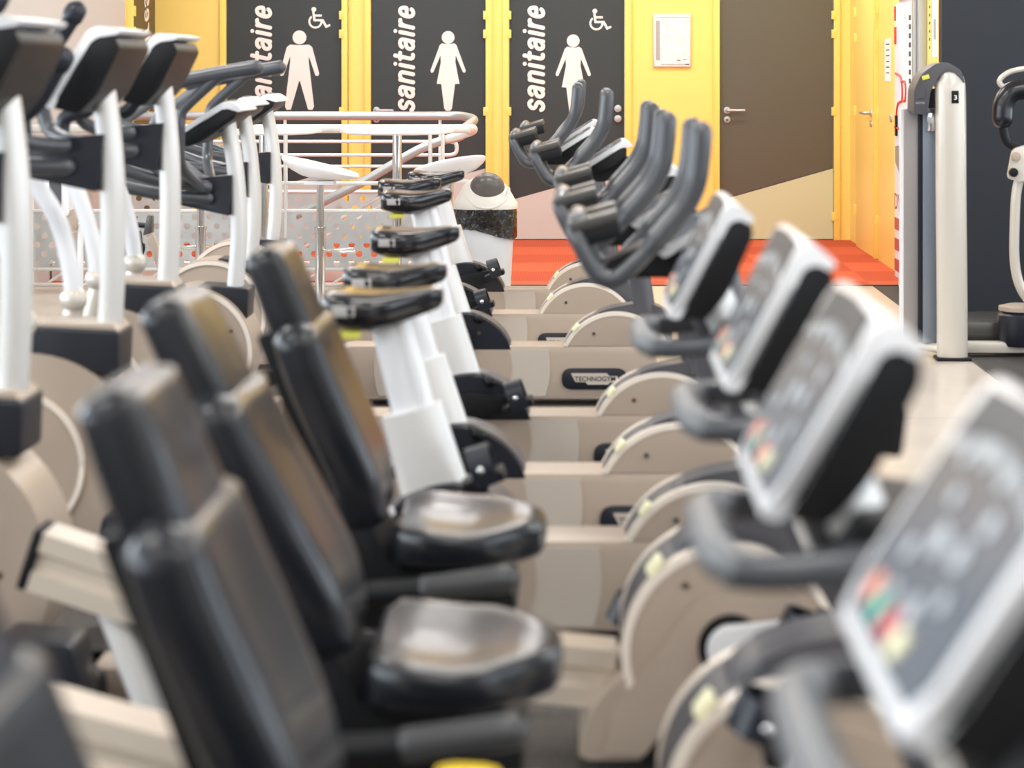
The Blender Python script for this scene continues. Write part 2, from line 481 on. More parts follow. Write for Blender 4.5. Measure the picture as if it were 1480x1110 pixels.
# =================================================================== UPRIGHT BIKE
def upright_bike(label, X, Y, dz=0.0, saddle_z=0.0, saddle_dx=0.0, crank_deg=5, has_logo=True, group='upright exercise bikes'):
    r = thing('upright_bike', label, 'exercise bike', (X, Y, 0), group)
    beam = [(-1.02, 0.03), (0.34, 0.03), (0.34, 0.245), (-1.02, 0.245)]
    b = obj('base_beam', prism(rounded(beam, [0.03, 0.03, 0.09, 0.09], 6), -0.085, 0.085, 0.012, 3), M_CHAMP, r)
    # two overlapping round cover plates around the crank, cut to the beam
    for R, y, m in ((0.365, -0.0885, M_CHAMP2), (0.205, -0.092, M_CHAMP)):
        pl = clip(clip(circle(-0.47, 0.16, R, 60), 1, 0.04, True), 1, 0.232, False)
        obj('cover_plate', prism(pl, y, y + 0.012, 0.0), m, b)
    if has_logo: logo(r, 0.077, 0.112, 0.27, 0.087, -0.0865)
    for x in (-0.93, 0.26):
        obj('foot_bar', add_box(bmesh.new(), (x, 0, 0.022), (0.10, 0.56, 0.044), 0.014), M_BLACK, r)
    # flywheel housing at the front, its round plates flush with the beam's sides
    ZB = 0.2455
    hs = clip(circle(0.17, 0.146, 0.238, 64), 1, ZB - 0.03, True)
    h = obj('flywheel_housing', prism(hs, -0.075, 0.075, 0.012, 3), M_DGREY, r)
    for s in (-1, 1):
        sp = clip(circle(0.17, 0.146, 0.229, 64), 1, ZB, True)
        obj('side_plate', prism(sp, s * 0.07, s * 0.0865, 0.002), M_CHAMP, h)
        a0 = math.asin((ZB - 0.146) / 0.2415)
        obj('plate_rim', prism(ring_prism(0.17, 0.146, 0.226, 0.2415, 0, 0, a0 + .01, PI - a0 - .01), s * 0.06, s * 0.0885, 0.003), M_CREAM, h)
    bm = prism(circle(0.075, 0.298, 0.007, 12), -0.087, -0.090); obj('screw', bm, M_PAD, h)
    bm = box((0.0, -0.07, 0.323), (0.035, 0.05, 0.014), 0.004, rot_y(-0.95)); obj('sticker', bm, M_DOT, h)
    fair = rounded([(0.03, 0.27), (0.06, 0.365), (0.14, 0.40), (0.30, 0.425), (0.40, 0.38), (0.40, 0.25), (0.10, 0.25)], [0.02, 0.05, 0.08, 0.06, 0.05, 0.02, 0.02], 4)
    obj('top_shroud', prism(fair, -0.045, 0.065, 0.02, 3), M_DGREY, h)
    # crank housing
    nv = clip(circle(-0.47, 0.165, 0.213, 64), 1, ZB - 0.02, True)
    h2 = obj('crank_housing', prism(nv, -0.0865, 0.0865, 0.008, 3), M_NAVY, r)
    obj('housing_band', prism(ring_prism(-0.47, 0.165, 0.19, 0.2175, 0, 0, 0.42, PI - 0.42), -0.066, 0.066, 0.008), M_DGREY, h2)
    obj('housing_edge', prism(ring_prism(-0.47, 0.165, 0.203, 0.2195, 0, 0, 2.3, PI - 0.4), -0.089, -0.055, 0.004), M_WHITE, h2)
    bm = prism(circle(-0.40, 0.30, 0.008, 12), -0.087, -0.0905); obj('screw', bm, M_PAD, h2)
    ca = math.radians(crank_deg)
    for s, a in ((-1, ca), (1, ca + PI)):
        ex, ez, ye = crank(r, -0.47, 0.275, a, s * 0.095, s, m=M_BLACK)
        pedal(r, ex, ez, ye, s, math.radians(20))
    # seat post and saddle
    base, mid, top = Vector((-0.475, 0, 0.20)), Vector((-0.575, 0, 0.555)), Vector((-0.63, 0, 0.775 + saddle_z))
    slv = add_sweep(bmesh.new(), [base.lerp(mid, k / 4) for k in range(5)], [0.088, 0.086, 0.084, 0.08, 0.077], [0.06, 0.058, 0.056, 0.054, 0.052], 24, (0, 1, 0), False)
    obj('post_sleeve', slv, M_POST, r)
    up = add_sweep(bmesh.new(), [mid - (top - mid) * 0.1, mid.lerp(top, 0.5), top], 0.05, 0.036, 20, (0, 1, 0), False)
    add_sweep(up, [mid - (top - mid) * 0.1 + Vector((0.032, 0, 0)), mid.lerp(top, 0.5) + Vector((0.032, 0, 0)), top + Vector((0.03, 0, 0))], 0.027, 0.041, 16, (0, 1, 0), False)
    obj('seat_post', up, M_WHITE, r)
    lv = add_sweep(bmesh.new(), cr([(-0.45, -0.03, 0.36), (-0.42, -0.06, 0.365), (-0.40, -0.1, 0.36)]), 0.018, None, 10)
    obj('adjustment_lever', lv, M_BLACK, r)
    sx, sz = -0.645 + saddle_dx, 0.775 + saddle_z
    st = [(-0.143, .060, .006, .058), (-0.140, .098, -.004, .070), (-0.118, .118, -.012, .076), (-0.07, .124, -.022, .072), (-0.02, .112, -.024, .069), (0.03, .085, -.014, .070), (0.075, .055, .006, .074), (0.115, .038, .020, .079), (0.138, .030, .030, .078), (0.148, .016, .042, .070)]
    rings = []
    for (x, hw, zb, zt) in st:
        ring = []
        for (y, z) in super_ring(24, hw, (zt - zb) / 2, 0.62):
            dz_ = 0.010 * (abs(y) / hw) ** 2 if z > 0 else 0
            ring.append((sx + x, y, sz + (zt + zb) / 2 + z + dz_))
        rings.append(ring)
    sd = obj('saddle', add_loft(bmesh.new(), rings), M_SADDLE, r, 60)
    obj('saddle_tag', box((sx - 0.075, -0.085, sz - 0.026), (0.055, 0.03, 0.018), 0.003), M_YELTAG, sd)
    dc = bmesh.new()
    add_box(dc, (sx - 0.085, -0.1175, sz + 0.034), (0.055, 0.012, 0.026), 0.003, Matrix.Rotation(0.06, 3, 'Z'))
    obj('saddle_decal', dc, M_PRINT, sd)
    # column and console
    colm = add_sweep(bmesh.new(), cr([(0.29, 0, 0.38), (0.25, 0, 0.62), (0.20, 0, 0.85), (0.16, 0, 1.0 + dz)], 4), 0.045, 0.06, 18, (0, 1, 0), False)
    obj('column', colm, M_DGREY, r)
    con = console(r, 0.025, 0.955 + dz, 32, 0.208, 0.17, 0.042, False, 0.022, 0.07, 0.35)
    # handlebar: two side loops with upright horns, joined by a cross bar
    for s in (-1, 1):
        y = s * 0.19
        path = [(0.13, y, 1.245), (0.126, y, 1.19), (0.115, y, 1.12), (0.085, y, 1.06), (0.03, y, 0.995), (-0.03, y, 0.93), (-0.075, y * 0.97, 0.895), (-0.115, y * .93, 0.905), (-0.145, y * .9, 0.95), (-0.17, y * .82, 1.005), (-0.165, y * .55, 1.03)]
        path = [(a, b, c + dz) for a, b, c in path]
        pts = cr(path, 5)
        n = len(pts)
        rad = [0.027 if i < n * 0.42 else 0.021 for i in range(n)]
        obj('handlebar', add_sweep(bmesh.new(), pts, rad, None, 14), M_RUBBER, r)
        for k in range(1):
            p = obj('sensor_pad', box((-0.125, s * 0.135, 1.03 + dz), (0.12, 0.085, 0.026), 0.005, rot_y(-0.28)), M_PAD, r)
            obj('pad_base', box((-0.117, s * 0.135, 0.998 + dz), (0.115, 0.08, 0.04), 0.006, rot_y(-0.28)), M_BLACK, p)
    obj('cross_bar', tube([(-0.165, -0.105, 1.03 + dz), (-0.16, 0, 1.035 + dz), (-0.165, 0.105, 1.03 + dz)], 0.021), M_RUBBER, r)
    bk = prism(rounded([(-0.10, 0.885), (0.12, 0.885), (0.24, 0.94), (0.22, 0.99), (0.0, 0.97), (-0.10, 0.92)], 0.012, 3), -0.075, 0.075, 0.012)
    bmesh.ops.translate(bk, verts=bk.verts, vec=(0.0, 0, dz))
    obj('handlebar_bracket', bk, M_BLACK, r)
    return r

# =================================================================== RECUMBENT BIKE
def recumbent_bike(label, X, Y, seat_dx=0.0, crank_deg=15, lean=0.0, tilt=62.5, group='recumbent exercise bikes'):
    r = thing('recumbent_bike', label, 'exercise bike', (X, Y, 0), group)
    # boot: slanted body from the round housing down to the floor
    boot = [(0.02, 0.445), (-0.05, 0.40), (-0.075, 0.27), (-0.125, 0.19), (-0.155, 0.10), (-0.15, 0.03), (0.40, 0.03), (0.42, 0.14), (0.33, 0.38), (0.20, 0.455)]
    body = obj('body_shell', prism(rounded([(-0.06, 0.20), (-0.13, 0.13), (-0.155, 0.03), (0.42, 0.03), (0.42, 0.16), (0.30, 0.26)], [0.03, 0.05, 0.02, 0.02, 0.05, 0.05], 5), -0.12, 0.12, 0.016, 3), M_CHAMP, r)
    h = obj('flywheel_housing', prism(clip(circle(0.15, 0.24, 0.213, 60), 1, 0.04, True), -0.105, 0.105, 0.02, 3), M_DGREY, r)
    for s in (-1, 1):
        obj('side_plate', prism(clip(circle(0.15, 0.24, 0.207, 60), 1, 0.04, True), s * 0.09, s * 0.118, 0.005), M_CHAMP, h)
        obj('plate_rim', prism(ring_prism(0.15, 0.24, 0.2, 0.2165, 0, 0, -0.35, 3.75, 40), s * 0.09, s * 0.121, 0.005), M_CREAM, h)
    # raised S-shaped cover sweeping from the housing to the floor
    for s in (-1, 1):
        inn = circle(0.19, 0.22, 0.165, 26, -0.2, 2.45, False) + [(-0.03, 0.20), (-0.085, 0.125), (-0.10, 0.04), (0.30, 0.04), (0.36, 0.12)]
        obj('crank_cover', prism(inn, s * 0.116, s * 0.128, 0.004), M_CHAMP, body)
    bm = prism([(-0.03, 0.03), (0.07, 0.16), (0.085, 0.155), (0.01, 0.03)], -0.134, -0.12); obj('trim_strip', bm, M_BLACK, body)
    obj('sticker', box((0.0, -0.085, 0.408), (0.04, 0.06, 0.016), 0.004, rot_y(-0.9)), M_DOT, h)
    obj('screw', prism(circle(0.06, 0.375, 0.007, 12), -0.118, -0.122), M_PAD, h)
    fair = rounded([(0.01, 0.36), (0.05, 0.45), (0.14, 0.49), (0.30, 0.52), (0.42, 0.46), (0.42, 0.22), (0.10, 0.22)], [0.02, 0.05, 0.08, 0.06, 0.05, 0.03, 0.02], 4)
    obj('top_shroud', prism(fair, -0.055, 0.09, 0.02, 3), M_DGREY, h)
    obj('crank_ring', prism(circle(0.15, 0.255, 0.066, 28), -0.126, -0.133, 0.002), M_BLACK, body)
    ca = math.radians(crank_deg)
    for s, a in ((-1, ca), (1, ca + PI)):
        ex, ez, ye = crank(r, 0.15, 0.255, a, s * 0.134, s, 0.165, M_WHITE)
        pedal(r, ex, ez, ye, s, math.radians(70))
    for x in (0.36, ):
        obj('foot_bar', box((x, 0, 0.022), (0.10, 0.58, 0.044), 0.014), M_BLACK, r)
    # sloping rail with a groove, and its rear leg
    path = cr([(-1.25, 0, 0.405), (-1.0, 0, 0.325), (-0.7, 0, 0.25), (-0.4, 0, 0.20), (-0.08, 0, 0.165)], 6)
    bm = bmesh.new()
    sec = [(-0.05, -0.06), (0.05, -0.06), (0.05, -0.022), (0.036, -0.012), (0.036, 0.012), (0.05, 0.022), (0.05, 0.06), (-0.05, 0.06), (-0.05, 0.022), (-0.036, 0.012), (-0.036, -0.012), (-0.05, -0.022)]
    rings = []
    for i, p in enumerate(path):
        t = (path[min(i + 1, len(path) - 1)] - path[max(i - 1, 0)]).normalized()
        nn = Vector((-t.z, 0, t.x))
        rings.append([p + Vector((0, a, 0)) + nn * b for a, b in sec])
    add_loft(bm, rings)
    rail = obj('seat_rail', bm, M_ALU, r, 25)
    t = (path[1] - path[0]).normalized()
    obj('rail_end_cap', box((-1.256, 0, 0.407), (0.022, 0.104, 0.124), 0.006, rot_y(0.31)), M_BLACK, rail)
    lg = add_sweep(bmesh.new(), [(-1.11, 0, 0.32), (-1.0, 0, 0.035)], 0.032, 0.028, 14, (0, 1, 0), False)
    obj('rear_leg', lg, M_POST, r)
    obj('foot_bar', box((-1.0, 0, 0.022), (0.09, 0.5, 0.044), 0.014), M_BLACK, r)
    # carriage, seat, back rest
    d = seat_dx
    car = rounded([(-0.66 + d, 0.30), (-0.30 + d, 0.26), (-0.27 + d, 0.33), (-0.30 + d, 0.405), (-0.52 + d, 0.405), (-0.585 + d, 0.54), (-0.66 + d, 0.545), (-0.70 + d, 0.42)], 0.02, 3)
    cg = obj('seat_carriage', prism(car, -0.13, 0.13, 0.015), M_BLACK, r)
    obj('release_lever', add_sweep(bmesh.new(), cr([(-0.36 + d, -0.10, 0.30), (-0.30 + d, -0.16, 0.31), (-0.25 + d, -0.17, 0.315)]), 0.016, None, 10), M_POST, cg)
    st = [(-0.515, .10, .43, .470), (-0.512, .165, .415, .487), (-0.49, .197, .407, .492), (-0.44, .208, .405, .482), (-0.38, .205, .405, .475), (-0.335, .198, .405, .478), (-0.30, .165, .407, .486), (-0.262, .122, .411, .491), (-0.232, .085, .418, .489), (-0.22, .055, .43, .482), (-0.216, .03, .444, .47)]
    rings = []
    for (x, hw, zb, zt) in st:
        ring = []
        for (y, z) in super_ring(32, hw, (zt - zb) / 2, 0.5):
            up = 0.03 * (abs(y) / 0.21) ** 2 if z > 0 else 0.012 * (abs(y) / .21) ** 2
            ring.append((x + d, y, (zt + zb) / 2 + z + up))
        rings.append(ring)
    seat = obj('seat', add_loft(bmesh.new(), rings), M_VINYL, r, 60)
    def pad(axis, hw_list, th, name, wing):
        rings = []
        A = [Vector((p[0] + d + lean * (p[1] - 0.47) / 0.5, 0, p[1])) for p in axis]
        A = cr(A, 4); n = len(A)
        for i, p in enumerate(A):
            t = (A[min(i + 1, n - 1)] - A[max(i - 1, 0)]).normalized()
            nn = Vector((t.z, 0, -t.x))          # faces the rider (+x)
            u = i / (n - 1)
            k = u * (len(hw_list) - 1); a = int(min(k, len(hw_list) - 2)); hw = hw_list[a] + (hw_list[a + 1] - hw_list[a]) * (k - a)
            e = min(1.0, (min(u, 1 - u)) / 0.07)
            hh = th * (0.35 + 0.65 * math.sqrt(max(0, 1 - (1 - e) ** 2)))
            hwv = hw * (0.86 + 0.14 * math.sqrt(max(0, 1 - (1 - e) ** 2)))
            ring = []
            for (y, v) in super_ring(32, hwv, hh, 0.42):
                ring.append(p + nn * (v * (1 + .25 * math.sin(PI * u) * (v > 0)) + wing * (abs(y) / hw) ** 2) + Vector((0, y, 0)))
            rings.append(ring)
        return obj(name, add_loft(bmesh.new(), rings), M_VINYL, r, 70)
    pad([(-0.588, 0.475), (-0.60, 0.56), (-0.645, 0.67), (-0.695, 0.79), (-0.728, 0.895)], [.135, .155, .168, .17, .165], 0.047, 'lumbar_pad', 0.012)
    pad([(-0.655, 0.70), (-0.70, 0.80), (-0.74, 0.895), (-0.77, 0.975), (-0.79, 1.035)], [.12, .13, .13, .125, .12], 0.04, 'upper_back_pad', 0.01)
    bk = prism(rounded([(-0.62 + d, 0.50), (-0.66 + d, 0.50), (-0.80 + d + lean * .8, 0.86), (-0.765 + d + lean * .8, 0.87)], 0.012, 3), -0.06, 0.06, 0.01)
    obj('back_support', bk, M_BLACK, r)
    for s in (-1, 1):
        y = s * 0.27
        g = obj('side_grip', tube([(-0.60 + d, y, 0.395), (-0.45 + d, y, 0.405), (-0.29 + d, y, 0.425)], 0.024, 16), M_BLACK, r)
        obj('grip_sleeve', tube([(-0.44 + d, y, 0.407), (-0.29 + d, y, 0.4265)], 0.0262, 16), M_GRIP, g)
        obj('grip_bracket', tube([(-0.56 + d, s * .12, 0.345), (-0.59 + d, s * .22, 0.365), (-0.585 + d, y, 0.392)], 0.018, 12), M_BLACK, g)
    # column, loop handle, console
    colp = cr([(0.335, 0, 0.42), (0.26, 0, 0.60), (0.175, 0, 0.80), (0.115, 0, 0.94)], 4)
    cl = obj('column', add_sweep(bmesh.new(), colp, 0.045, 0.075, 18, (0, 1, 0), False), M_POST, r)
    colf = [p + Vector((-0.035, 0, -0.012)) for p in colp]
    obj('column_face', add_sweep(bmesh.new(), colf, 0.02, 0.058, 16, (0, 1, 0), False), M_DGREY, cl)
    console(r, 0.022, 0.909, tilt, 0.268, 0.19, 0.062, True, 0.022, 0.082)
    lp = [(0.21, -0.14, 0.862), (0.12, -0.17, 0.858), (0.04, -0.172, 0.852), (-0.002, -0.155, 0.852), (-0.02, -0.105, 0.856), (-0.024, 0, 0.862), (-0.02, 0.105, 0.856), (-0.002, 0.155, 0.852), (0.04, 0.172, 0.852), (0.12, 0.17, 0.858), (0.21, 0.14, 0.862)]
    lb = obj('loop_handle', tube(lp, 0.021, 14), M_RUBBER, r)
    obj('loop_grip', tube(lp[3:8], 0.0235, 16), M_LOOP, lb)
    hb = prism(rounded([(0.10, 0.83), (0.30, 0.80), (0.31, 0.88), (0.14, 0.90)], 0.012, 3), -0.14, 0.14, 0.012)
    obj('handle_bracket', hb, M_BLACK, r)
    return r

# =================================================================== LEFT ROW: elliptical trainers
def elliptical(label, X, Y, arms=True, arm_dx=0.0, near_drop=0.0, far_drop=0.0, group='tall elliptical trainers'):
    r = thing('elliptical_trainer', label, 'elliptical trainer', (X, Y, 0), group)
    base = obj('base_frame', box((-0.45, 0, 0.05), (1.5, 0.14, 0.08), 0.02), M_CHAMP, r)
    for x in (0.16, -1.12):
        obj('foot_bar', box((x, 0, 0.045), (0.14, 0.56, 0.09), 0.03), M_BLACK, r)
    ft = prism(rounded([(0.02, 0.06), (0.235, 0.06), (0.21, 0.20), (0.05, 0.215)], 0.02, 3), -0.29, -0.15, 0.012)
    obj('front_foot_cover', ft, M_NAVY, r)
    hs = clip(circle(-0.2, 0.30, 0.315, 60), 1, 0.06, True)
    h = obj('flywheel_housing', prism(hs, -0.11, 0.11, 0.035, 4), M_CHAMP, r)
    for s in (-1, 1):
        obj('side_plate', prism(circle(-0.25, 0.31, 0.205, 48), s * 0.108, s * 0.122, 0.004), M_CHAMP, h)
        obj('plate_rim', prism(ring_prism(-0.25, 0.31, 0.198, 0.212, 0, 0, 0, 2 * PI - 0.001, 48), s * 0.108, s * 0.125, 0.004), M_CREAM, h)
        obj('screw', prism(circle(0.005, 0.30, 0.008, 10), s * 0.11, s * 0.114), M_BLACK, h)
    cov = rounded([(-0.23, 0.60), (0.045, 0.545), (0.05, 0.675), (-0.225, 0.69)], [0.02, 0.02, 0.015, 0.015], 3)
    cv = obj('pole_collar', prism(cov, -0.09, 0.09, 0.03, 3), M_NAVY, r)
    obj('collar_top', prism([(-0.222, 0.685), (0.045, 0.67), (0.03, 0.69), (-0.21, 0.702)], -0.08, 0.08, 0.005), M_CHAMP, cv)
    pole = cr([(0.0, 0, 0.60), (0.012, 0, 0.85), (0.01, 0, 1.1), (-0.01, 0, 1.3), (-0.03, 0, 1.40)], 5)
    obj('pole', add_sweep(bmesh.new(), pole, 0.034, 0.045, 18, (0, 1, 0), False), M_POST, r)
    console(r, -0.135, 1.29, 60, 0.262, 0.19, 0.08, False, 0.024, 0.112, 0.35)
    br = rounded([(-0.235, 1.10), (-0.02, 1.055), (0.0, 1.215), (-0.12, 1.205), (-0.225, 1.165)], [0.03, 0.005, 0.005, 0.04, 0.03], 4)
    obj('handle_bracket', prism(br, -0.06, 0.06, 0.02, 3), M_NAVY, r)
    for s in (-1, 1):
        p = [(-0.10, s * .10, 1.185), (-0.17, s * .17, 1.195), (-0.225, s * .215, 1.225), (-0.245, s * .225, 1.30), (-0.215, s * .225, 1.375), (-0.205, s * .225, 1.39)]
        g = obj('fixed_handle', tube(p, 0.021, 14), M_RUBBER, r)
        obj('handle_cap', tube([(-0.212, s * .225, 1.378), (-0.2, s * .225, 1.40)], 0.027, 14), M_NAVY, g)
        p = [(-0.10, s * .07, 1.125), (-0.25, s * .12, 1.13), (-0.36, s * .13, 1.14)]
        obj('lower_grip', tube(p, 0.026, 14), M_RUBBER, r)
    if arms:
        for s in (-1, 1):
            y = s * 0.27; e = arm_dx * (1 if s < 0 else -1); dr = near_drop if s < 0 else far_drop
            low = [(-0.165, y, 0.735), (-0.18, y, 0.84), (-0.215, y, 0.96), (-0.255 + e * .4, y, 1.06), (-0.28 + e * .6, y, 1.16)]
            a = obj('moving_arm', tube(low, 0.026, 14), M_WHITE, r)
            hi = [(-0.28 + e * .6, y, 1.16), (-0.27 + e * .8, y, 1.30 - dr * .4), (-0.19 + e, y, 1.43 - dr), (-0.125 + e, y, 1.535 - dr), (-0.115 + e, y, 1.555 - dr)]
            obj('arm_grip', tube(hi, 0.024, 14), M_NAVY, a)
            obj('grip_flange', tube([(-0.118 + e, y, 1.55 - dr), (-0.11 + e, y, 1.565 - dr)], 0.032, 14), M_NAVY, a)
            bm = bmesh.new(); bmesh.ops.create_uvsphere(bm, u_segments=16, v_segments=10, radius=0.04)
            bmesh.ops.translate(bm, verts=bm.verts, vec=(-0.165, y, 0.72))
            obj('arm_joint', bm, M_SILVER, a)
            ln = add_sweep(bmesh.new(), cr([(-0.165, y, 0.70), (-0.25, y, 0.40), (-0.5, y * .9, 0.22), (-0.95, y * .8, 0.20)], 5), 0.026, None, 12)
            obj('pedal_link', ln, M_SILVER, r)
            obj('foot_plate', box((-0.72, y * .85, 0.245), (0.36, 0.15, 0.03), 0.012, rot_y(-0.06)), M_BLACK, r)
    return r

def stepper(label, X, Y, bars=False, group='low elliptical trainers'):
    r = thing('elliptical_trainer', label, 'elliptical trainer', (X, Y, 0), group)
    obj('base_frame', box((-0.4, 0, 0.05), (1.2, 0.14, 0.08), 0.02), M_CHAMP, r)
    for x in (0.10, -0.95):
        obj('foot_bar', box((x, 0, 0.035), (0.12, 0.5, 0.07), 0.025), M_BLACK, r)
    h = obj('flywheel_housing', prism(clip(circle(-0.15, 0.285, 0.255, 60), 1, 0.05, True), -0.12, 0.12, 0.03, 4), M_CHAMP, r)
    for s in (-1, 1):
        obj('side_plate', prism(circle(-0.19, 0.285, 0.165, 48), s * 0.118, s * 0.13, 0.004), M_CHAMP, h)
        obj('plate_rim', prism(ring_prism(-0.15, 0.285, 0.235, 0.252, 0, 0, -0.7, 3.6, 48), s * 0.105, s * 0.128, 0.004), M_CREAM, h)
        obj('screw', prism(circle(0.02, 0.37, 0.008, 10), s * 0.12, s * 0.124), M_BLACK, h)
    cov = rounded([(-0.125, 0.46), (0.075, 0.41), (0.08, 0.53), (-0.12, 0.545)], 0.012, 3)
    obj('pole_collar', prism(cov, -0.08, 0.08, 0.025, 3), M_NAVY, r)
    pole = cr([(0.01, 0, 0.47), (0.03, 0, 0.75), (0.015, 0, 1.0), (-0.02, 0, 1.2)], 5)
    obj('pole', add_sweep(bmesh.new(), pole, 0.033, 0.045, 18, (0, 1, 0), False), M_POST, r)
    console(r, -0.21, 1.13, 33, 0.27, 0.18, 0.07, False, 0.022, 0.085, 0.35)
    br = rounded([(-0.205, 0.86), (0.0, 0.815), (0.01, 0.975), (-0.10, 0.965), (-0.19, 0.93)], [0.03, 0.005, 0.005, 0.04, 0.03], 4)
    obj('handle_bracket', prism(br, -0.06, 0.06, 0.02, 3), M_NAVY, r)
    for s in (-1, 1):
        obj('handle', tube([(-0.08, s * .10, 0.93), (-0.25, s * .2, 0.965), (-0.45, s * .24, 1.03)], 0.024, 14), M_RUBBER, r)
        obj('lower_handle', tube([(-0.08, s * .08, 0.885), (-0.25, s * .14, 0.905), (-0.46, s * .16, 0.95)], 0.024, 14), M_RUBBER, r)
        if bars:
            y = s * 0.30
            b = obj('long_handrail', tube([(-0.22, y, 1.33), (-0.05, y, 1.365), (0.145, y, 1.398)], 0.029, 16), M_RUBBER, r)
            obj('rail_support', tube([(-0.10, y * .4, 0.93), (-0.145, y * .9, 1.02), (-0.145, y, 1.15), (-0.14, y, 1.22), (-0.11, y, 1.262), (0.0, y, 1.362)], 0.021, 14), M_RUBBER, b)
            obj('rail_support', tube([(-0.12, y * .4, 0.93), (-0.30, y * .9, 1.05), (-0.37, y, 1.168), (-0.25, y, 1.27), (-0.14, y, 1.345)], 0.021, 14), M_LOOP, b)
        obj('foot_plate', box((-0.62, s * .16, 0.22), (0.34, 0.14, 0.03), 0.012), M_BLACK, r)
        obj('pedal_link', tube([(-0.2, s * .16, 0.24), (-0.62, s * .16, 0.2), (-0.9, s * .12, 0.12)], 0.022), M_SILVER, r)
    return r

# =================================================================== ROOM
YW = 16.24
def wallbox(name, c, s, m): return struct(obj(name, box(c, s), m, None, 0))

XR_SIDE = 2.185
# floor pieces
def floor_poly(name, x0, x1, y0, y1, m, z=0.0):
    o = obj(name, box(((x0 + x1) / 2, (y0 + y1) / 2, z - 0.05), (x1 - x0, y1 - y0, 0.1)), m, None, 0)
    return struct(o)
floor_poly('floor_carpet', -6.2, 0.80, -4.0, 8.95, M_CARPET)
floor_poly('floor_path', 0.80, 1.872, -4.0, 12.85, M_TILE)
floor_poly('floor_tile', -6.2, 0.80, 8.95, 12.85, M_TILE)
floor_poly('floor_rubber', 1.872, 5.2, -4.0, 12.85, M_DARKFLOOR)
floor_poly('floor_orange', -6.2, 5.2, 12.85, 16.6, M_ORANGE)
for yy in (3.2, 5.6, 8.0, 10.4):
    o = obj('trim_floor_seam', box((1.336, yy, 0.0005), (1.07, 0.006, 0.001)), M_DKRED if False else M_PRINT, None, 0); struct(o)
o = obj('trim_carpet_edge', box((1.872, 3.5, 0.002), (0.012, 15.0, 0.006)), M_PRINTD, None, 0); struct(o)
o = obj('trim_orange_edge', box((-0.7, 12.85, 0.002), (5.5, 0.03, 0.008)), M_PRINTD, None, 0); struct(o)

HC = 3.1
wallbox('ceiling', (-0.5, 6.2, HC + 0.05), (11.6, 20.9, 0.1), M_CEIL)
# back wall, doors set into openings between piers
DOORS = [(327, 494), (536, 702), (735.5, 903), (1040, 1205)]
dx = [(X_at(a, YW), X_at(b, YW)) for a, b in DOORS]
HD = 2.16
piers = [(-3.47, dx[0][0]), (dx[0][1], dx[1][0]), (dx[1][1], dx[2][0]), (dx[2][1], dx[3][0]), (dx[3][1], XR_SIDE + 0.12)]
for i, (a, b) in enumerate(piers):
    wallbox('wall_back', ((a + b) / 2, YW + 0.1, HC / 2), (b - a, 0.2, HC), M_YELLOW)
for i, (a, b) in enumerate(dx):
    wallbox('wall_back', ((a + b) / 2, YW + 0.1, (HC + HD) / 2), (b - a, 0.2, HC - HD), M_YELLOW)
# pier trims: raised frame strips either side of every opening
for i, (a, b) in enumerate(dx):
    for s, x in ((-1, a), (1, b)):
        w = 0.05
        struct(obj('trim_%d' % (i + 1), box((x + s * w / 2, YW - 0.012, HD / 2), (w, 0.024, HD), 0.004), M_YTRIM, None))
# left wall and side door
wallbox('wall_left', (-3.57, 13.2, HC / 2), (0.2, 4.28, HC), M_GREYWALL)
wallbox('wall_left', (-3.57, 15.80, HC / 2), (0.2, 0.92, HC), M_YELLOW)
wallbox('wall_left', (-4.9, 11.0, HC / 2), (2.7, 0.15, HC), M_GREYWALL)
wallbox('wall_front', (-0.5, -4.1, HC / 2), (11.6, 0.2, HC), M_GREYWALL)
# right side
wallbox('wall_right', (XR_SIDE + 0.1, 14.62, HC / 2), (0.2, 3.44, HC), M_YELLOW)
wallbox('wall_slate', (3.638, 11.55, HC / 2), (3.126, 0.1, HC), M_DARKWALL)
wallbox('wall_slate_end', (2.10, 11.82, HC / 2), (0.05, 0.438, HC), M_YELLOW)
# window walls, left and right of the gym hall
def window_wall(side, x, y0, y1, n):
    s = 1 if x > 0 else -1
    L = (y1 - y0)
    wallbox('wall_' + side, (x, (y0 + y1) / 2, 0.35), (0.2, L, 0.7), M_GREYWALL)
    wallbox('wall_' + side, (x, (y0 + y1) / 2, (2.7 + HC) / 2), (0.2, L, HC - 2.7), M_GREYWALL)
    step = L / n
    for k in range(n + 1):
        yy = y0 + k * step
        wallbox('wall_' + side, (x, min(max(yy, y0 + .15), y1 - .15), 1.7), (0.2, 0.3, 2.0), M_GREYWALL)
    for k in range(n):
        a, b = y0 + k * step + .15, y0 + (k + 1) * step - .15
        bm = bmesh.new()
        for c, sz in (((x, (a + b) / 2, .73), (.08, b - a, .06)), ((x, (a + b) / 2, 2.67), (.08, b - a, .06)), ((x, a + .03, 1.7), (.08, .06, 2)), ((x, b - .03, 1.7), (.08, .06, 2)), ((x, (a + b) / 2, 1.7), (.06, .05, 2))):
            add_box(bm, c, sz)
        w = obj('window_%d' % (k + 1), bm, M_WHITE, None, 0); struct(w)
window_wall('west', -6.1, -4.0, 11.0, 5)
window_wall('east', 5.1, -4.0, 11.5, 5)

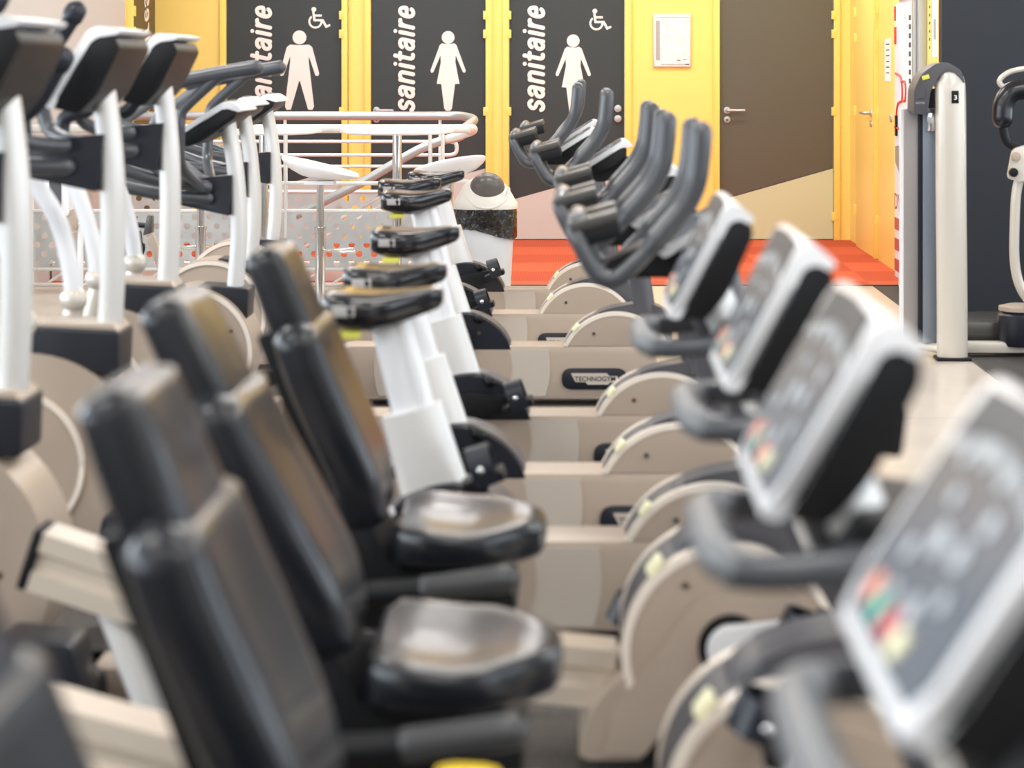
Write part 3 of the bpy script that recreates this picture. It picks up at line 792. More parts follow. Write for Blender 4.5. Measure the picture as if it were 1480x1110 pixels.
# ---- doors
WHITE_OUT = 0.004
def person_pts(kind, cx, head, sgn=1):
    """outline in photo pixels around the centre line cx; head = y of head centre"""
    y = head
    if kind == 'woman':
        R = [(4, 9.5), (8.5, 8.5), (12, 11), (25.5, 48), (24.5, 51), (21.5, 50.5), (11, 26), (10.5, 36), (16.5, 67), (10, 67.5), (5.5, 103), (3, 106)]
    else:
        R = [(5, 11), (14, 10.5), (18.5, 14.5), (28.5, 52), (27, 56), (23, 55), (13.5, 27), (13.5, 36), (21, 100), (18.5, 105), (12.5, 104.5), (0.6, 63)]
    right = [(cx + a, y + b) for a, b in R]
    left = [(cx - a, y + b) for a, b in reversed(R)]
    return right + left

def px_prism(pts, Y, y0, y1):
    """outline given in photo pixels on a plane parallel to the picture"""
    return prism([(X_at(a, Y), Z_at(b, Y)) for a, b in pts], y0, y1)

def wheelchair(cx, cy, Y, y0, root):
    """access symbol as one print; centre of the wheel at (cx, cy) in photo pixels"""
    bm = bmesh.new()
    yp = y0
    def P(a, b): return (X_at(a, Y), Z_at(b, Y))
    add_prism(bm, [P(cx + 10.2 * math.cos(t), cy + 10.2 * math.sin(t)) for t in [-2.2 - k * (4.25 / 24) for k in range(25)]] + [P(cx + 7.4 * math.cos(t), cy + 7.4 * math.sin(t)) for t in [-2.2 - 4.25 + k * (4.25 / 24) for k in range(25)]], yp, yp - 0.002)
    add_prism(bm, [P(cx - 2.2 + 3.5 * math.cos(t), cy - 17.5 + 3.5 * math.sin(t)) for t in [k * PI / 8 for k in range(16)]], yp, yp - 0.0025)
    add_prism(bm, [P(cx - 4.6, cy - 14), P(cx - 1.3, cy - 14), P(cx - .8, cy - 10.2), P(cx + 9.2, cy - 10.2), P(cx + 9.2, cy - 7), P(cx - .4, cy - 7), P(cx + .2, cy - 3.4), P(cx + 11.5, cy - 3.4), P(cx + 16.5, cy + 5.5), P(cx + 20.8, cy + 3.6), P(cx + 22, cy + 6.4), P(cx + 15, cy + 9.6), P(cx + 9.2, cy - .2), P(cx - 2.8, cy - .2)], yp, yp - 0.003)
    return obj('access_symbol', bm, M_SIGN, root, 0)

def lever_handle(root, x, z, Y, dirx, m=M_STEEL):
    h = obj('handle_rose', prism(circle(x, z, 0.028, 20), Y, Y - 0.012, 0.003), m, root)
    obj('lever', add_sweep(bmesh.new(), cr([(x, Y - 0.01, z), (x, Y - 0.05, z), (x + dirx * 0.02, Y - 0.058, z), (x + dirx * 0.135, Y - 0.058, z)], 4), 0.011, None, 10), m, h)
    k = obj('lock_rose', prism(circle(x, z - 0.075, 0.026, 20), Y, Y - 0.012, 0.003), m, root)
    obj('keyhole', prism(circle(x, z - 0.078, 0.009, 12), Y - 0.012, Y - 0.014), M_PRINTD, k)

def door(i, upper, lower, kind=None, cx=None, head=None, tx=None, chair=None, hinge='right', handle=None, knob=None):
    a, b = dx[i]
    yf = YW + 0.015
    d = obj('door_%d' % (i + 1), box(((a + b) / 2, yf + 0.025, HD / 2), (b - a - 0.008, 0.05, HD - 0.006)), upper, None, 0)
    struct(d)
    pa, pb = DOORS[i]
    xa, xb = a + 0.004, b - 0.004
    zl, zr = Z_at(290, YW), Z_at(243.5, YW)
    obj('lower_panel', prism([(xa, 0.008), (xb, 0.008), (xb, zr), (xa, zl)], yf - 0.003, yf + 0.01), lower, d, 0)
    obj('panel_line', prism([(xa, zl), (xb, zr), (xb, zr + 0.006), (xa, zl + 0.006)], yf - 0.0035, yf + 0.01), M_SIGNLINE, d, 0)
    hx = b if hinge == 'right' else a
    for zc in (Z_at(22, YW), Z_at(49, YW), Z_at(161, YW), Z_at(313, YW)):
        obj('hinge', box((hx, yf - 0.02, zc), (0.04, 0.045, 0.07), 0.005), M_YTRIM, d)
    if tx:
        wd, ht = Z_at(8, YW) - Z_at(162, YW), (tx[1] - tx[0]) / F_PX * YW
        for half, m, yy in ((0.20, M_SIGNLINE, 0.0005), (0.148, M_SIGN, 0.003)):
            e = 0.008 if m is M_SIGNLINE else 0
            t = fit(stroke_text('sanitaire', half, 0.2, 0.001), wd + 2 * e, ht + 2 * e)
            place(t, (X_at(tx[1], YW) + e, yf - yy, Z_at(162, YW) - e), (0, 0, 1), (-1, 0, 0))
            obj('sign_lettering' if m is M_SIGN else 'sign_outline', t, m, d, 0)
    if kind:
        hr = 9.2 if kind == 'woman' else 10
        pic = obj('pictogram', px_prism(person_pts(kind, cx, head), YW, yf, yf - 0.003), M_SIGN, d, 0)
        obj('pictogram_head', px_prism([(cx + hr * math.cos(t), head + hr * math.sin(t)) for t in [k * PI / 14 for k in range(28)]], YW, yf, yf - 0.003), M_SIGN, d, 0)
    if chair: wheelchair(chair[0], chair[1], YW, yf, d)
    if handle: lever_handle(d, X_at(handle, YW), Z_at(159.5, YW), yf, 1)
    if knob:
        for py in (157, 171.5):
            obj('knob', prism(circle(X_at(knob, YW), Z_at(py, YW), 0.03, 20), yf, yf - 0.03, 0.008), M_STEEL, d)
    return d
door(0, M_DOORD, M_DOORL, 'man', 432.5, 54, (361, 393), (455.5, 31), 'right')
door(1, M_DOORD, M_DOORL, 'woman', 647.5, 54, (568, 600), None, 'right', handle=544)
door(2, M_DOORD, M_DOORL, 'woman', 828.5, 59, (755, 788), (862, 33.5), 'left', knob=893)
door(3, M_DOORB, M_DOORL2, None, None, None, None, None, 'right', handle=1051)
# narrow inner lines of the yellow piers
for px in (545 - 40, 711, 912, 1031):
    struct(obj('trim_9', box((X_at(px, YW), YW - 0.014, HD / 2), (0.006, 0.03, HD)), M_YTRIM, None, 0))
# side door on the left wall, seen edge on, with white lettering
dl = struct(obj('door_5', box((-3.455, 15.80, HD / 2), (0.05, 0.80, HD)), mat('brown_door', (74, 58, 40), 0.4), None, 0))
t = fit(stroke_text('vestiaires', .115), 1.0, 0.22)
place(t, (-3.428, 15.80, 0.98), (0, 0, 1), (0, 1, 0)); obj('sign_lettering', t, M_SIGN, dl, 0)
for zc in (1.83, 1.67, 1.03):
    obj('hinge', box((-3.43, 15.385, zc), (0.05, 0.04, 0.08), 0.005), M_YTRIM, dl)
struct(obj('trim_6', box((-3.45, 15.36, HD / 2), (0.06, 0.06, HD), 0.004), M_YTRIM, None))
# side doors on the yellow right wall
for k, (ya, yb) in enumerate(((14.72, 15.70), (13.35, 14.52))):
    d = struct(obj('door_%d' % (6 + k), box((XR_SIDE - 0.005, (ya + yb) / 2, HD / 2), (0.04, yb - ya, HD), 0.004), M_YELLOW, None))
    hy = yb - 0.02
    for zc in (1.83, 1.63, 1.06, 0.29):
        obj('hinge', box((XR_SIDE - 0.03, hy + 0.02, zc), (0.03, 0.03, 0.075), 0.004), M_YTRIM, d)
    if k == 0:
        hz = Z_at(163, 14.95)
        h = obj('handle_rose', prism(circle(14.85, hz, 0.026, 16), XR_SIDE - 0.025, XR_SIDE - 0.037, 0.0, axis='X'), M_STEEL, d)
        obj('lever', add_sweep(bmesh.new(), cr([(XR_SIDE - 0.03, 14.85, hz), (XR_SIDE - 0.08, 14.86, hz), (XR_SIDE - 0.085, 15.0, hz)], 4), 0.012, None, 10), M_STEEL, h)
        obj('lock_rose', prism(circle(14.85, hz - .08, 0.024, 16), XR_SIDE - 0.025, XR_SIDE - 0.036, 0.0, axis='X'), M_STEEL, d)
    else:
        obj('lock_rose', prism(circle(13.9, Z_at(171, 13.9), 0.028, 16), XR_SIDE - 0.025, XR_SIDE - 0.036, 0.0, axis='X'), M_STEEL, d)
    struct(obj('trim_%d' % (7 + k), box((XR_SIDE - 0.018, ya - 0.04, HD / 2), (0.036, 0.06, HD), 0.004), M_YTRIM, None))
# timetable sheet on the yellow side door
sh = tag(obj('notice_sign', box((XR_SIDE - 0.0275, 14.06, 1.45), (0.003, 0.26, 0.30)), M_PAPER, None, 0), 'small white printed sheet on the yellow side door', 'notice')
bm = bmesh.new()
for k in range(6): add_box(bm, (XR_SIDE - 0.0295, 14.05, 1.56 - k * 0.04), (0.001, 0.16 - 0.02 * (k % 2), 0.008))
obj('print_lines', bm, M_PRINTD, sh, 0)

# framed floor plan on the yellow pier
xa, xb, za, zb = X_at(944, YW), X_at(998.5, YW), Z_at(97, YW), Z_at(20, YW)
nf = tag(obj('evacuation_sign', box(((xa + xb) / 2, YW - 0.012, (za + zb) / 2), (xb - xa, 0.024, zb - za), 0.004), M_SILVER), 'white framed evacuation plan hanging on the yellow pier', 'notice')
obj('sheet', box(((xa + xb) / 2, YW - 0.0245, (za + zb) / 2), (xb - xa - 0.02, 0.002, zb - za - 0.02)), M_PLAN, nf, 0)
bm = bmesh.new()
rnd = random.Random(5)
add_box(bm, ((xa + xb) / 2, YW - 0.0262, zb - 0.03), (xb - xa - 0.03, 0.001, 0.006))
add_box(bm, ((xa + xb) / 2 + .02, YW - 0.0262, za + 0.022), (xb - xa - 0.08, 0.001, 0.008))
add_box(bm, (xa + 0.037, YW - 0.0262, (za + zb) / 2), (0.035, 0.001, zb - za - 0.11))
obj('plan_print', bm, M_PRINT, nf, 0)
bm = bmesh.new()
add_box(bm, (xb - 0.1, YW - 0.0264, za + 0.055), (0.03, 0.001, 0.006)); add_box(bm, (xb - 0.05, YW - 0.0264, za + 0.06), (0.03, 0.001, 0.006)); add_box(bm, (xb - 0.03, YW - 0.0264, za + 0.022), (0.03, 0.001, 0.01))
obj('plan_caption', bm, M_PRINTD, nf, 0)

# =================================================================== RAILINGS round the stairwell
def perforated(x0, x1, z0, z1, Y, nx, nz, r, root, name='perforated_panel'):
    """sheet with staggered round holes: real openings"""
    bm = bmesh.new()
    cw, ch = (x1 - x0) / nx, (z1 - z0) / nz
    N = 12
    for j in range(nz):
        for i in range(nx):
            ax, az = x0 + i * cw, z0 + j * ch
            cx, cz = ax + cw / 2, az + ch / 2
            sq = [(ax, az), (ax + cw, az), (ax + cw, az + ch), (ax, az + ch)]
            if (i + j) % 2:
                bm.faces.new([bm.verts.new((p[0], Y, p[1])) for p in sq]); continue
            # border points matching the circle's directions
            def edge(t):
                c, s = math.cos(t), math.sin(t)
                k = min(cw / 2 / max(abs(c), 1e-6), ch / 2 / max(abs(s), 1e-6))
                return (cx + c * k, cz + s * k)
            angs = sorted([2 * PI * k / N + 0.01 for k in range(N)] + [math.atan2(sy * ch, sx * cw) % (2 * PI) for sx in (-1, 1) for sy in (-1, 1)])
            ci = [bm.verts.new((cx + r * math.cos(t), Y, cz + r * math.sin(t))) for t in angs]
            ou = [bm.verts.new((*edge(t)[:1], Y, edge(t)[1])) for t in angs]
            n = len(angs)
            for k in range(n):
                bm.faces.new((ci[k], ci[(k + 1) % n], ou[(k + 1) % n], ou[k]))
    bmesh.ops.remove_doubles(bm, verts=bm.verts, dist=1e-5)
    g = bmesh.ops.solidify(bm, geom=bm.faces[:], thickness=0.006)
    return obj(name, bm, M_PANEL, root, 0)

# front guard
YG = 12.62
g = thing('guard_rail', 'nearer steel guard rail with holed panel in front of the stairwell', 'railing', (0, YG, 0), 'stairwell railings')
xL, xR = X_at(44, YG), X_at(655, YG)
zt = Z_at(186, YG)
obj('hand_rail', tube([(xL, 0, zt), (xR - .12, 0, zt), (xR, 0, zt), (xR + .07, .04, zt), (xR + .115, .16, zt - .005), (xR + .09, .30, zt - .03), (xR - .05, .33, zt - .075)], 0.028, 16, 8), M_RAILWHITE, g)
for py in (265, 305):
    obj('rail_bar', tube([(xL, 0, Z_at(py, YG)), (xR - .05, 0, Z_at(py, YG))], 0.013, 10), M_RAILWHITE, g)
for py in (389, 411.5):
    obj('rail_bar', tube([(xL, 0, Z_at(py, YG)), (xR - .05, 0, Z_at(py, YG))], 0.013, 10), M_RAILWHITE, g)
for px in (46, 174, 413, 621.5, 640):
    obj('upright', tube([(X_at(px, YG), 0, 0.0), (X_at(px, YG), 0, zt)], 0.012, 10), M_RAILWHITE, g)
perforated(xL + .02, xR - .05, Z_at(387, YG), Z_at(307, YG), 0, 55, 6, 0.0205, g)
# diagonal braces between the two bottom bars
bm = bmesh.new()
for k in range(14):
    a = xL + 0.1 + k * 0.2
    add_tube(bm, [(a, 0, Z_at(410, YG)), (a + 0.13, 0, Z_at(391, YG))], 0.008, 8)
obj('brace_lattice', bm, M_RAILWHITE, g)

YB = 13.95
g2 = thing('guard_rail', 'farther steel guard rail looping round to the sloping stair rail', 'railing', (0, YB, 0), 'stairwell railings')
xL2, xR2 = X_at(172, YB), X_at(655, YB)
zt2 = Z_at(167.5, YB)
yn = 13.15 - YB
Zs = lambda py: Z_at(py, 13.15)
Xs = lambda px: X_at(px, 13.15)
obj('hand_rail', tube([(xL2, 0, zt2), (xR2 - .25, 0, zt2), (xR2 - .1, 0, zt2), (xR2 + .06, -.06, zt2), (xR2 + .16, -.30, zt2 - .02), (xR2 + .12, -.55, zt2 - .06), (Xs(665), yn + .04, Zs(197)), (Xs(640), yn, Zs(203)), (Xs(600), yn, Zs(219)), (Xs(520), yn, Zs(265)), (Xs(400), yn, Zs(325)), (Xs(300), yn, Zs(380))], 0.030, 16, 8), M_STEEL, g2)
for py in (204.5, 224, 240.5):
    obj('rail_bar', tube([(xL2, 0, Z_at(py, YB)), (xR2 - .1, 0, Z_at(py, YB))], 0.012, 10), M_RAILWHITE, g2)
obj('bar_loop', tube([(xR2 - .1, 0, Z_at(204.5, YB)), (xR2 - .02, 0, Z_at(204.5, YB)), (xR2 + .02, 0, Z_at(208, YB)), (xR2 + .02, 0, Z_at(220, YB)), (xR2 - .02, 0, Z_at(224, YB)), (xR2 - .1, 0, Z_at(224, YB))], 0.014, 10), M_RAILWHITE, g2)
obj('rail_bar', tube([(xL2, 0, Z_at(277, YB)), (xR2 - .1, 0, Z_at(277, YB))], 0.013, 10), M_RAILWHITE, g2)
for px in (188, 412, 636):
    obj('upright', tube([(X_at(px, YB), 0, 0.0), (X_at(px, YB), 0, zt2)], 0.012, 10), M_RAILWHITE, g2)
perforated(xL2, xR2 - .1, Z_at(352, YB), Z_at(279, YB), 0, 40, 5, 0.021, g2)
for dzp in (36, 50):
    obj('stair_bar', tube([(Xs(640), yn, Zs(203 + dzp * .8)), (Xs(520), yn, Zs(265 + dzp)), (Xs(430), yn, Zs(312 + dzp))], 0.012, 10), M_RAILWHITE, g2)
obj('stair_post', tube([(Xs(622), yn, 0), (Xs(622), yn, Zs(210))], 0.013, 10), M_RAILWHITE, g2)

struct(obj('trim_stair_kerb', box(((-3.46 + X_at(660, 13.2)) / 2, 13.2, .06), (X_at(660, 13.2) + 3.46, .12, .12), .004), M_CEIL))
# =================================================================== CAFE furniture
def bistro_table(label, px, Y):
    r = thing('bistro_table', label, 'table', (X_at(px, Y), Y, 0), 'high bistro tables')
    zt = Z_at(182.5, Y)
    obj('table_top', lathe([(0.0, -0.045), (0.30, -0.045), (0.343, -0.035), (0.35, -0.018), (0.35, -0.004), (0.343, 0), (0.0, 0)], (0, 0, zt), 48), M_PAPER, r)
    obj('pedestal', lathe([(0.028, 0.02), (0.028, zt - 0.05)], (0, 0, 0), 20), M_CHROME, r)
    obj('base_plate', lathe([(0.0, 0), (0.22, 0), (0.22, 0.008), (0.06, 0.02), (0.03, 0.05), (0.0, 0.05)], (0, 0, 0), 40), M_CHROME, r)
    return r
bistro_table('round white bistro table on a chrome pedestal behind the bike saddles', 574, 12.1)
bistro_table('round white bistro table partly hidden behind the poles of the elliptical trainers', 381, 11.98)

def bar_stool(label, px, Y, rz):
    r = thing('bar_stool', label, 'stool', (X_at(px, Y), Y, 0), 'white bar stools', rz)
    zs = 0.725
    # shell: shallow dish whose rim rises at the back
    bm = bmesh.new()
    rings = []
    N = 32
    for (k, zb) in ((0.02, 0.0), (0.25, 0.004), (0.5, 0.012), (0.75, 0.028), (0.92, 0.05), (1.0, 0.068)):
        ring = []
        for i in range(N):
            a = 2 * PI * i / N
            ring.append((0.225 * k * math.cos(a) + 0.0, 0.20 * k * math.sin(a), zs + zb - 0.055 * k * k * math.cos(a) + 0.03))
        rings.append(ring)
    top = [[(x * 0.985, y * 0.985, z + 0.014) for x, y, z in rg] for rg in reversed(rings)]
    add_loft(bm, rings + top)
    obj('seat', bm, M_WHITE, r, 60)
    obj('under_plate', box((0.0, 0, zs + 0.012), (0.17, 0.15, 0.022), 0.006), M_WHITE, r)
    obj('gas_lift', lathe([(0.022, 0.45), (0.022, zs)], (0, 0, 0), 18), M_CHROME, r)
    obj('column', lathe([(0.03, 0.02), (0.03, 0.46), (0.036, 0.46), (0.036, 0.48), (0.0, 0.48)], (0, 0, 0), 18), M_CHROME, r)
    obj('foot_rest', tube([(0.03, 0, 0.345), (0.17, -0.1, 0.345), (0.215, 0, 0.345), (0.17, 0.1, 0.345), (0.03, 0, 0.345)], 0.009, 10), M_CHROME, r)
    obj('base_plate', lathe([(0.0, 0), (0.205, 0), (0.205, 0.006), (0.08, 0.016), (0.035, 0.05), (0.0, 0.05)], (0, 0, 0), 40), M_CHROME, r)
    return r
bar_stool('white scoop-seat bar stool standing in front of the stairwell guard', 463, 11.55, 0)
bar_stool('white scoop-seat bar stool between the bike saddles and the bin', 650, 11.75, 2.4)
bar_stool('white scoop-seat bar stool mostly hidden behind the tall elliptical trainers', 290, 11.6, 2.0)

# =================================================================== BIN
def bin_():
    Yb = 12.2
    r = thing('swing_bin', 'pale grey swing-lid bin with black liner beside the bar stool', 'bin', (X_at(701, Yb), Yb, 0))
    k = Yb / F_PX
    zr = Z_at(322, Yb); zl = Z_at(298, Yb)
    w0, w1 = 36 * k, 42 * k
    bm = bmesh.new()
    def rr(hw, z, p=0.75, sy=0.8): return [(a, b * sy, z) for a, b in super_ring(40, hw, hw, p)]
    add_loft(bm, [rr(w0, 0.0), rr(w0 + .002, 0.01), rr(w1, zr), rr(w1, zl)])
    obj('bin_body', bm, M_BINBODY, r)
    bm = bmesh.new()
    rings = []
    rnd = random.Random(2)
    for j, (z, e) in enumerate(((zr - .035, .010), (zr - .02, .014), (zr + .02, .017), (zr + .06, .016), (zl, .014))):
        ring = []
        for i, (x, y, zz) in enumerate(rr(w1 + e, z)):
            q = 1 + rnd.uniform(-.045, .045)
            sag = -0.06 * max(0, math.cos(2 * PI * i / 40 + 0.25)) * (1 if j < 2 else 0)
            ring.append((x * q, y * q, zz + rnd.uniform(-.012, .012) * (j < 3) + sag))
        rings.append(ring)
    add_loft(bm, rings)
    obj('bin_liner', bm, M_BAG, r, 20)
    bm = bmesh.new()
    zt = Z_at(254, Yb)
    add_loft(bm, [rr(w1 + .02, zl - .012), rr(w1 + .024, zl - .002), rr(w1 + .022, zl + .02), rr(w1 + .004, zl + .045), rr(w1 * .93, zl + .075), rr(w1 * .8, zl + .115), rr(w1 * .62, zl + .15), rr(w1 * .4, zt - .012), rr(w1 * .15, zt - .006)])
    lid = obj('lid', bm, M_BINLID, r, 60)
    # round swing flap set into the lid, bulging towards the front
    bm = bmesh.new(); bmesh.ops.create_uvsphere(bm, u_segments=28, v_segments=16, radius=1)
    for v in bm.verts:
        v.co = Vector((v.co.x * w1 * .60 + w1 * .10, v.co.y * .10 - w1 * .40, v.co.z * .085 + zl + .118))
    bmesh.ops.rotate(bm, verts=bm.verts, cent=(w1 * .1, -w1 * .4, zl + .118), matrix=Matrix.Rotation(-0.75, 3, 'X'))
    obj('swing_flap', bm, M_BINFLAP, lid, 60)
    bm = add_sweep(bmesh.new(), [Vector((w1 * .10 + w1 * .74 * math.cos(t), -w1 * .62 + 0.09 * math.sin(t) + .03, zl + .105 + .105 * math.sin(t))) for t in [PI * 0.98 + k * (PI * 1.04) / 20 for k in range(21)]], 0.008, None, 8)
    obj('lid_ridge', bm, M_BINLID, lid)
    return r
bin_()

# =================================================================== VENDING MACHINE and notices on the partition end
Y0v, Y1v, Xv = 12.06, 12.80, 2.0
v = thing('vending_machine', 'white drinks machine with red line drawings beside the yellow side door', 'vending machine', (Xv, (Y0v + Y1v) / 2, 0))
hy = (Y1v - Y0v) / 2
HV = 1.83
obj('cabinet', box((0.18, 0, HV / 2), (0.30, 2 * hy, HV), 0.012), M_VEND, v)
obj('front_frame', box((0.02, -hy + .03, HV / 2), (0.03, .05, HV), 0.005), M_STEEL, v)
fp = obj('front_panel', box((0.02, 0.03, HV / 2 + .02), (0.03, 2 * hy - .1, HV - .1), 0.006), M_VEND, v)
xf = 0.003
bm = bmesh.new()
cup = [(xf, hy - .08, 1.36), (xf, hy - .30, 1.33), (xf, hy - .34, 1.20), (xf, hy - .16, 1.16), (xf, hy - .08, 1.0)]
add_tube(bm, cup, 0.008, 8)
add_tube(bm, [(xf, hy - .30, 1.31), (xf, hy - .46, 1.30), (xf, hy - .46, 1.20), (xf, hy - .33, 1.19)], 0.008, 8)
add_tube(bm, [(xf, hy - .05, 1.02), (xf, hy - .3, 1.01)], 0.008, 8)
obj('cup_drawing', bm, M_RED, v)
bm = bmesh.new()
add_box(bm, (xf, hy - .06, 1.60), (.006, .07, .11), .002); add_box(bm, (xf, hy - .05, 1.74), (.006, .05, .09), .002)
obj('red_print', bm, M_RED, v, 0)
bm = bmesh.new()
add_box(bm, (0.1, 0, HV + 0.06), (0.2, 1.9 * hy, 0.12), 0.005)
obj('red_header', bm, M_RED, v)
for z in (.17, .30, .43):
    obj('red_square', box((xf, hy - .13, z - .02), (.006, .17, .075), .002), M_DKRED, v, 0)
t = fit(text_bm('DYI', .1), .26, .10); place(t, (xf, hy - .03, .50), (0, -1, 0), (0, 0, 1)); obj('lettering', t, M_DKRED, v, 0)
obj('badge', prism(circle(-0.10, 1.72, 0.055, 20), 0.0, 0.006, 0, axis='X'), M_PAPER, v)
t = fit(text_bm('L', .05), .03, .035); place(t, (-0.002, -0.09, 1.70), (0, -1, 0), (0, 0, 1)); obj('badge_mark', t, M_PRINTD, v, 0)
obj('coin_slot', box((xf, hy - .12, 1.03), (.02, .05, .13), .004), M_BLACK, v)
obj('cup_bay', prism(rounded([(-0.05, .68), (.27, .80), (.27, .90), (-0.05, .92)], .02, 3), -0.004, .02, 0, axis='X'), M_WARMGREY, v)
bm = bmesh.new()
for k in range(10): add_box(bm, (xf, -hy + .12, 1.70 - k * .055), (.004, .05, .03))
obj('menu_lettering', bm, M_PRINTD, v, 0)

n1 = tag(obj('notice_sign', box((2.0735, 11.71, 1.72), (.003, .18, .52)), M_PAPER, None, 0), 'tall white notice with small pictograms at the edge of the slate wall', 'notice')
bm = bmesh.new()
add_box(bm, (2.0715, 11.71, 1.62), (.001, .07, .12)); add_box(bm, (2.0715, 11.71, 1.86), (.001, .08, .05))
obj('pictograms', bm, M_PRINT, n1, 0)
n2 = tag(obj('notice_sign', box((2.0735, 11.88, 1.70), (.003, .08, .50)), mat('pale_yellow_paper', (250, 226, 140), .6), None, 0), 'narrow pale yellow strip notice beside the tall white one', 'notice')
bm = bmesh.new()
for k in range(9): add_box(bm, (2.0715, 11.88, 1.90 - k * .048), (.001, .03, .016))
obj('print_marks', bm, M_PRINTD, n2, 0)
tag(obj('door_closer_post', box((2.05, 12.005, 1.0), (0.05, 0.03, 2.0), 0.006), M_STEEL), 'tall slim steel post between the drinks machine and the notices', 'post')

# =================================================================== STRENGTH MACHINE
def strength():
    Yt = 9.6
    k = Yt / F_PX
    r = thing('strength_machine', 'silver strength machine with numbered weight tower against the slate wall', 'strength machine', (X_at(1374, Yt), Yt, 0))
    w = 0.072
    # tower: upright that bends over at the top towards the left
    ht = Z_at(98, Yt)
    pts = [(0.008, 0, 0.012), (0.006, 0, 0.4), (0.002, 0, 0.8), (0.0, 0, ht - .16), (-0.008, 0.01, ht - .06), (-0.03, .03, ht - .012)]
    path = cr(pts, 6)
    n = len(path)
    t = add_sweep(bmesh.new(), path, [0.074 if i < n - 6 else 0.074 - 0.006 * (i - n + 7) for i in range(n)], 0.05, 24, (0, 1, 0), True)
    tw = obj('weight_tower', t, M_SILVER, r)
    obj('tower_foot', box((0.008, 0, 0.008), (0.165, 0.12, 0.016), 0.005), M_BLACK, tw)
    lb = obj('number_plate', box((0.012, -0.052, Z_at(140, Yt)), (0.034, 0.006, 0.06), 0.002), M_BLACK, tw)
    tx = fit(text_bm('3', .05, 0, .001), .014, .022); place(tx, (0.006, -0.0562, Z_at(144, Yt)), (1, 0, 0), (0, 0, 1)); obj('number', tx, M_SIGN, lb, 0)
    # dark head hooking over to the left
    hp = [(0.065, ht - .08), (0.045, ht - .01), (-0.02, ht + .028), (-0.075, ht + .02), (-0.145, ht - .03), (-0.178, ht - .10), (-0.182, ht - .21), (-0.165, ht - .222), (-0.115, ht - .222), (-0.1, ht - .10), (-0.075, ht - .075), (-0.06, ht - .03), (0.0, ht - .012), (0.04, ht - .05)]
    hd = obj('tower_head', prism(rounded(hp, .02, 3), -0.03, .16, .012), M_DGREY, r)
    obj('head_sticker', box((-0.125, -0.034, ht - .045), (.035, .006, .02), .002, rot_y(-.3)), M_YELTAG, hd)
    obj('head_panel', prism(rounded([(-.174, ht - .10), (-.125, ht - .095), (-.13, ht - .145), (-.175, ht - .15)], .006, 2), -.031, -.036), M_RUBBER, hd)
    tx = fit(text_bm('SELECTION', .02), .042, .009); place(tx, (-.173, -.0365, ht - .172), (1, 0, 0), (0, 0, 1)); obj('head_lettering', tx, M_ICON, hd, 0)
    # weight stack guards
    zb, z1 = 0.06, ht - .20
    obj('stack_guard', box((-0.165, 0.16, (zb + z1) / 2), (0.07, 0.02, z1 - zb), .006), M_WARMGREY, r)
    obj('guard_edge', box((-0.205, 0.18, (zb + z1) / 2), (0.02, 0.05, z1 - zb), .006), M_WHITE, r)
    obj('stack_guard', box((-0.083, 0.10, (zb + z1) / 2 + .005), (0.066, 0.02, z1 - zb), .006), M_BLUEGREY, r)
    obj('gap_dark_plate', box((-0.09, 0.16, (zb + z1) / 2 + .05), (0.10, 0.014, z1 - zb + .1), .004), M_NAVY, r)  # dark plate added to fill the open gap, its colour standing in for shade
    obj('guide_pin', box((-0.085, 0.06, ht - .26), (.04, .03, .09), .008), M_CHROME, r)
    obj('base_spar', add_sweep(bmesh.new(), [(-.17, .22, .045), (-.02, .0, .045)], .02, None, 10), M_SILVER, r)
    # base frame running right
    obj('base_tube', box((0.40, .28, 0.10), (0.78, .11, .11), .03), M_PAD, r)
    obj('base_tube', box((0.45, .12, 0.045), (0.90, .07, .055), .015), M_SILVER, r)
    obj('pivot_block', lathe([(0.0, 0.02), (.09, .02), (.11, .08), (.105, .17), (.085, .19), (0.0, .19)], (0.36, .14, 0.03), 24), M_NAVY, r)
    obj('pivot_cap', lathe([(0.0, 0), (.10, 0), (.10, .02), (.06, .03), (0.0, .03)], (0.36, .14, 0.22), 24), M_CHAMP, r)
    # curved lever, linkage plate, pad, handle
    def q(px, py): return (X_at(px, Yt) - X_at(1374, Yt), .05, Z_at(py, Yt))
    obj('lever_tube', tube([q(1505, 452), q(1480, 420), q(1470, 380), q(1470, 320), q(1473, 275), q(1482, 245)], .024, 14), M_SILVER, r)
    lk = obj('linkage_plate', prism(rounded([(q(1456, 0)[0], q(0, 258)[2]), (q(1464, 0)[0], q(0, 215)[2]), (q(1500, 0)[0], q(0, 205)[2]), (q(1510, 0)[0], q(0, 250)[2]), (q(1478, 0)[0], q(0, 264)[2])], .02, 4), .0, .03, .006), M_SILVER, r)
    for px, py in ((1464, 249), (1468, 226)):
        a = q(px, py); obj('pivot_knob', prism(circle(a[0], a[2], .022, 16), .0, -.025, .006), M_BLACK if py > 240 else M_CHAMP, lk)
    obj('pad_bracket', tube([q(1475, 215), q(1458, 205), q(1452, 180)], .022, 12), M_BLACK, r)
    obj('roller_pad', tube([q(1452, 172), q(1454, 150), q(1466, 133), q(1490, 128)], .05, 16), M_VINYL, r)
    obj('pull_handle', tube([q(1462, 130), q(1449, 122), q(1450, 113), q(1466, 103), q(1500, 97)], .013, 12), M_SILVER, r)
    return r
strength()

